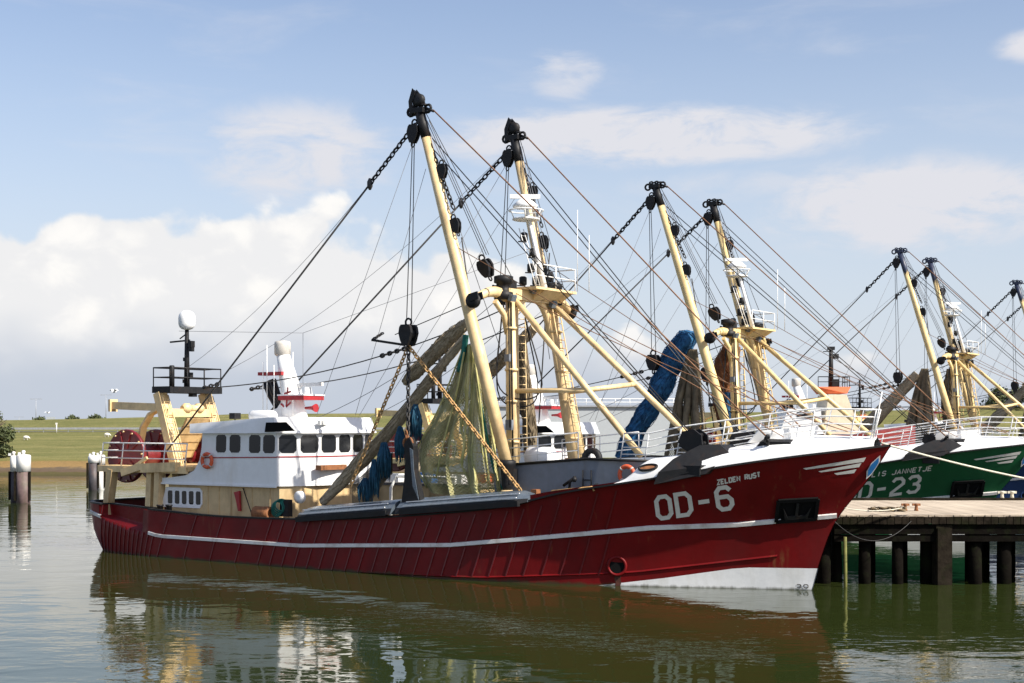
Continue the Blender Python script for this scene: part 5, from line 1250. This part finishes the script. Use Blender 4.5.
for k, (px, py) in enumerate(((906, 511), (917, 511))):
    y = FPX*(EYE-JZ)/(py-HORY); p = V(((px-512)/FPX*y, y+.1, JZ)); b = MB(); b.lathe(p, [(.09, 0), (.07, .1), (.06, .2), (.1, .24), (.08, .3)], 10); b.bar(p+V((-.16, 0, .25)), p+V((.16, 0, .25)), .09)
    o = b.build('bollard', M['rust'], None, p, ((0, 0, 0), 0)); tag(o, ('left rusty bollard at the front edge of the jetty', 'right rusty bollard at the front edge of the jetty, beside its twin')[k], 'bollard', 'small bollards on the jetty')
for k, px in enumerate((1002, 1012)):
    p = V(((px-512)/FPX*65.3, 65.3, JZ+.11)); b = MB(); b.lathe(p, [(.1, 0), (.08, .1), (.07, .22), (.12, .26), (.1, .32)], 10); b.bar(p+V((-.2, 0, .26)), p+V((.2, 0, .26)), .1)
    o = b.build('bollard', M['rope_white'], None, p, ((0, 0, 0), 0)); tag(o, ('left pale bollard on the far kerb of the jetty', 'right pale bollard on the far kerb of the jetty')[k], 'bollard', 'small bollards on the jetty')
# mooring lines
def to_world(fr, p): return V(fr[0])+Matrix.Rotation(fr[1], 3, 'Z') @ V(p)
def wline(p, q, sag, r, mat, label):
    b = MB(); b.tube(sagline(p, q, sag, 20), r, 6); o = b.build('mooring_line', M[mat], None, V(q), ((0, 0, 0), 0)); tag(o, label, 'rope', 'mooring lines')
bt = to_world(FR0, (38.6, .1, 5.5))
wline(bt, V(((1060-512)/FPX*56, 56., JZ+1.1)), .1, .04, 'rope_white', 'pale taut mooring line running right from the red bow across the green hull')
wline(to_world(FR0, hull_pt(37.3, 3.1)), V(((905-512)/FPX*57.2, 57.2, JZ+.15)), .12, .02, 'rope_white', 'thin pale mooring line from the red stem to the left rusty bollard')
wline(to_world(FR0, hull_pt(36.9, 2.6)), V(((912-512)/FPX*54.6, 54.6, JZ-.2)), .75, .011, 'rope', 'slack thin dark line sagging below the jetty edge')
b = MB()
for k in range(3): b.tube([V(((868+i*3.2-512)/FPX*57.2, 56.9+.25*math.sin(i*1.7+k*2), JZ+.05+.05*k)) for i in range(12)], .045, 6)
o = b.build('rope_coil', M['net_brown'], None, None, ((0, 0, 0), 0)); tag(o, 'loose brown rope lying along the front of the jetty deck', 'rope')

# ------------------------------------------------------------------ mooring dolphins
def dolphin(parts, label):
    Y = parts[0][1]; p0 = G(parts[0][0], Y); root = empty('mooring_dolphin', p0); tag(root, label, 'mooring pile', 'mooring dolphins')
    for (px, Y, r, ztop, zc, dark) in parts:
        p = G(px, Y); b = MB(); b.tube([p+V((0, 0, -1)), p+V((0, 0, zc))], r, 16); pl = b.build('pile', M[dark], root, p0)
        b = MB(); b.lathe(p, [(r+.03, zc-.02), (r+.03, ztop-.1), (r-.05, ztop), (.1, ztop+.03)], 16); cp = b.build('white_cap', M['pile_white'], pl, p0)
        b = MB(); b.lathe(p+V((0, 0, ztop)), [(.14, 0), (.11, .12), (.16, .3), (.05, .36)], 10); b.box(p+V((-.3, 0, ztop+.1)), (.2, .2, .2)); b.build('bollard_head', M['pile_white'], cp, p0)
        b = MB(); b.bar(p+V((-r-.05, -r*.5, .2)), p+V((-r-.05, -r*.5, zc)), .14); b.bar(p+V((r+.05, -r*.5, .2)), p+V((r+.05, -r*.5, zc)), .14); b.build('fender_timber', M['timber_pale'], pl, p0)
dolphin([(23.5, 112, .53, 3.8, 2.5, 'pile_rust'), (13.7, 113.3, .24, 3.7, 2.45, 'pile_dark')], 'mooring dolphin with rust stained white caps, standing alone at the far left')
dolphin([(93.5, 134, .47, 3.25, 2.6, 'pile_dark'), (101, 135.5, .36, 3.3, 2.4, 'pile_white')], 'mooring dolphin with a dark flank and white cap, just behind the red stern')

# ------------------------------------------------------------------ trees, bushes and things on the dyke
def tree(name, base, h, w, leaves, leaf, label, seed, trunk=True, group=None):
    rnd = random.Random(seed); base = V(base); root = empty(name, base); tag(root, label, 'tree' if trunk else 'bush', group)
    b = MB(); lim = []
    b.tube([base, base+V((.1*w*.2, 0, h*.3)), base+V((0, .1, h*.75))], [h*.035, h*.028, h*.01], 7)
    for i in range(9):
        a = rnd.uniform(0, 6.28); z = h*rnd.uniform(.12, .5); e = base+V((math.cos(a)*w*.36, math.sin(a)*w*.36, z+h*rnd.uniform(.15, .4))); b.tube([base+V((0, 0, z)), (base+V((0, 0, z))).lerp(e, .5)+V((0, 0, .2)), e], [h*.016, h*.012, h*.005], 5)
    b.build('trunk', M['bark'], root, base)
    cl = []
    for i in range(34):
        a = rnd.uniform(0, 6.28); rr = math.sqrt(rnd.random()); z = rnd.uniform(.06, .97)
        pr = math.sin(min(1, .25+z*.85)*math.pi)**.6
        cl.append((base+V((math.cos(a)*rr*w*.5*pr, math.sin(a)*rr*w*.5*pr, z*h)), rnd.uniform(.09, .2)*w))
    b = MB()
    for i in range(leaves):
        c, r = rnd.choice(cl); d = V((rnd.gauss(0, 1), rnd.gauss(0, 1), rnd.gauss(0, .8))).normalized()*r*rnd.random()**.4; p = c+d
        if p.z < base.z+.05: p.z = base.z+.1
        n = V((rnd.gauss(0, 1), rnd.gauss(0, 1), rnd.gauss(.4, 1))).normalized(); t = n.cross(V((rnd.random(), rnd.random(), rnd.random()))).normalized(); s = n.cross(t); L = leaf*rnd.uniform(.6, 1.3)
        b.poly([p-t*L, p+s*L*.5, p+t*L, p-s*L*.5])
    b.build('crown', M['leaf'], root, base)
def onland(px, Y): x = (px-512)/FPX*Y; return V((x, Y, landz(x, Y)-.05))
tree('bushy_tree', onland(-12, 190), 7.2, 6.6, 5200, .26, 'round leafy tree at the left edge by the water', 3)
tree('bush', onland(72, 264), .5, 2.6, 400, .2, 'small dark bush on the dyke top, near the middle of its row', 5, False, 'bushes on the dyke')
tree('bush', onland(96, 264), .45, 3.4, 400, .2, 'wide dark bush on the dyke top, closest to the trawler stern', 6, False, 'bushes on the dyke')
tree('bush', onland(40, 264), .35, 2.4, 300, .2, 'low dark bush on the dyke top, nearest the left tree', 7, False, 'bushes on the dyke')
for k, (px, h, w, lb) in enumerate(((1000, 3.2, 8, 'leafy tree on the dyke beyond the boats, left of two at the right edge'), (1030, 4.6, 9, 'leafy tree on the dyke at the right edge, cut by the frame'))):
    tree('bushy_tree', onland(px, 262), h, w, 2600, .28, lb, 11+k, True, 'trees on the right dyke')
def lamp_post(px, Y, topy, label, two=True):
    p = onland(px, Y); z = ZAT(topy, Y); root = empty('lamp_post', p); tag(root, label, 'lamp post', 'tall lamp posts on the dyke')
    b = MB(); b.tube([p, V((p.x, p.y, z))], [.07, .045], 7); b.build('pole', M['metal_pole'], root, p)
    b = MB(); b.bar(V((p.x-.9, p.y, z)), V((p.x+.9, p.y, z)), .07); b.build('arm', M['metal_pole'], root, p)
    for sg in (-1, 1): b = MB(); b.box((p.x+sg*.9, p.y, z), (.4, .2, .1)); b.build('lamp_head', M['metal_pole'], root, p)
lamp_post(36, 275, 399, 'tall thin lamp post on the dyke, farther left')
lamp_post(106, 275, 395, 'tall thin lamp post on the dyke above the red stern')
lamp_post(19, 330, 417, 'small distant lamp post low beside the left tree')
def panel(px, Y, y0, y1, w, label):
    p = onland(px, Y); root = empty('road_sign', p); tag(root, label, 'road sign'); z0, z1 = ZAT(y1, Y), ZAT(y0, Y)
    b = MB()
    for s in (-1, 0, 1): b.tube([p+V((s*w*.42, 0, 0)), V((p.x+s*w*.42, p.y, z1))], .05, 5)
    b.build('posts', M['metal_pole'], root, p); b = MB(); b.box((p.x, p.y-.08, (z0+z1)/2), (w, .06, z1-z0)); b.build('board', M['shed'], root, p)
panel(51, 268, 417, 419.5, 1.6, 'small grey road sign on posts on the dyke top')
p = onland(56.5, 229); b = MB(); b.tube([p, p+V((0, 0, 1.5))], .09, 6); b.box(p+V((0, 0, 1.5)), (.26, .2, .3)); o = b.build('marker_post', M['pile_white'], None, p, ((0, 0, 0), 0)); tag(o, 'short white marker post in front of the guard rail', 'post')
def gull(px, py, Y, sp, ang, label):
    c = V(((px-512)/FPX*Y, Y, ZAT(py, Y))); root = empty('seagull', c); tag(root, label, 'seagull', 'gulls flying over the harbour')
    b = MB(); t = V((math.cos(ang), math.sin(ang), .1)); b.tube([c-t*.24, c-t*.12, c+t*.02, c+t*.14, c+t*.2, c+t*.25], [.015, .05, .075, .055, .04, .008], 8); b.build('body', M['gull'], root, c)
    for sg in (-1, 1):
        s = V((-math.sin(ang), math.cos(ang), 0))*sg; b = MB()
        pr = [(0, .0, .12), (.3, .16, .12), (.62, .06, .03)]
        b.grid([[c+s*d+V((0, 0, z*sp))+t*w_ for d, z, w in pr for w_ in (w,)], [c+s*d+V((0, 0, z*sp+.02)) for d, z, w in pr], [c+s*d+V((0, 0, z*sp))-t*w*.9 for d, z, w in pr]]); b.build('wing', M['gull'], root, c)
gull(114, 392, 110, 1.4, .8, 'gull with spread wings flying left of the stern davit')
gull(48, 413, 190, 1.0, 2.6, 'tiny distant gull flying low over the left dyke')
def sheep(px, Y, label):
    p = onland(px, Y); root = empty('sheep', p); tag(root, label, 'sheep', 'white sheep on the dyke')
    b = MB(); b.tube([p+V((-.42, 0, .42)), p+V((-.3, 0, .44)), p+V((0, 0, .46)), p+V((.3, 0, .44)), p+V((.42, 0, .44)), p+V((.5, 0, .38)), p+V((.62, 0, .26))], [.08, .22, .27, .23, .13, .1, .05], 9)
    for sx in (-.25, .25):
        for sy in (-.1, .1): b.tube([p+V((sx, sy, .35)), p+V((sx, sy, 0))], [.06, .04], 5)
    b.build('body', M['sheep'], root, p)
sheep(107, 221, 'white sheep grazing on the dyke slope beneath the lamp post'); sheep(26, 216, 'white sheep grazing alone on the dyke slope near the left tree')

# grey shed behind the boats
def shed():
    Y = 190; x0, x1 = G(470, Y).x, G(688, Y).x; zt = ZAT(407, Y); base = V(((x0+x1)/2, Y+6, 1)); root = empty('harbour_shed', base); tag(root, 'long pale grey flat-roofed harbour shed behind the wheelhouses', 'shed')
    b = MB(); b.box(((x0+x1)/2, Y+6, (zt+1)/2), (x1-x0, 12, zt-1)); b.build('wall', M['shed'], root, base)
    b = MB(); b.box(((x0+x1)/2, Y+6, zt+.1), (x1-x0+.6, 12.6, .2)); r = b.build('roof', M['metal_pole'], root, base)
    b = MB(); rail_mb(b, [V((x0, Y, zt+.2)), V((x1, Y, zt+.2))], .9, 2, .04, step=2); b.build('roof_railing', M['rail'], r, base)
    b = MB(); p = G(653, Y); b.box((p.x, Y+1.5, zt+.65), (1.5, 1.4, 1.0)); o = b.build('roof_tank', M['bluebox'], None, None, ((0, 0, 0), 0)); tag(o, 'small blue tank on the grey shed roof', 'tank')
shed()

# red workboat moored far behind, between the green and the blue trawlers
def workboat():
    Y = 106; x = lambda px: (px-512)/FPX*Y
    root = empty('workboat', (x(850), Y, 0)); base = V((x(850), Y, 0)); tag(root, 'red workboat with a black mast over an orange platform, behind the red trawler bow', 'workboat')
    b = MB(); rows = []
    for u, w, zs in ((x(770), 1.8, 5.0), (x(790), 2.6, 5.1), (x(860), 2.9, 5.6), (x(895), 2.0, 5.9), (x(915), .1, 6.1)):
        rows.append([V((u, Y-w*k, z)) for k, z in ((1, zs), (.95, zs*.5), (.8, -.5))]+[V((u, Y+w*k, z)) for k, z in ((.8, -.5), (.95, zs*.5), (1, zs))])
    b.grid(rows, sm=False); b.poly(rows[0]); b.grid([[r[0] for r in rows], [r[-1] for r in rows]], sm=False); b.build('hull', M['workboat_hull'], root, base)
    b = MB(); b.prism([V((x(818), Y-1.8, 5.0)), V((x(858), Y-1.8, 5.0)), V((x(841), Y-1.8, ZAT(395, Y))), V((x(823), Y-1.8, ZAT(395, Y)))], (0, 3.6, 0)); b.build('deckhouse', M['pale_cream'], root, base)
    b = MB(); b.prism([V((x(775), Y-1.9, 5.5)), V((x(818), Y-1.9, 5.5)), V((x(815), Y-1.9, ZAT(409, Y))), V((x(783), Y-1.9, ZAT(409, Y)))], (0, 3.6, 0)); w = b.build('wheelhouse', M['white'], root, base)
    b = MB(); b.box((x(800), Y-1.92, ZAT(415, Y)), (x(808)-x(792), .06, .42)); b.build('window', M['glass'], w, base)
    zt = ZAT(394, Y); b = MB(); b.prism([V((x(820), Y-1.2, zt)), V((x(842), Y-1.6, zt)), V((x(847), Y-1.2, zt+.5)), V((x(814), Y-1.2, zt+.5))], (0, 2.4, 0)); p = b.build('platform', M['tarp'], root, base)
    b = MB(); rail_mb(b, [V((x(815), Y-1.1, zt+.5)), V((x(846), Y-1.1, zt+.5)), V((x(846), Y+1.1, zt+.5))], .75, 2, .03, step=.7); b.build('railing', M['black'], p, base)
    b = MB(); q = V((x(831), Y, zt+.5)); top = V((q.x, Y, ZAT(347, Y))); b.tube([q, top], [.2, .14], 8); b.box(top-V((0, 0, .1)), (.5, .4, .25)); b.box(top+V((.35, 0, -.7)), (.4, .3, .35)); b.bar(top+V((-.6, 0, -.35)), top+V((.1, 0, -.3)), .06); b.box(q+V((.3, 0, .3)), (.5, .4, .6)); b.build('mast', M['black'], root, base)
workboat()
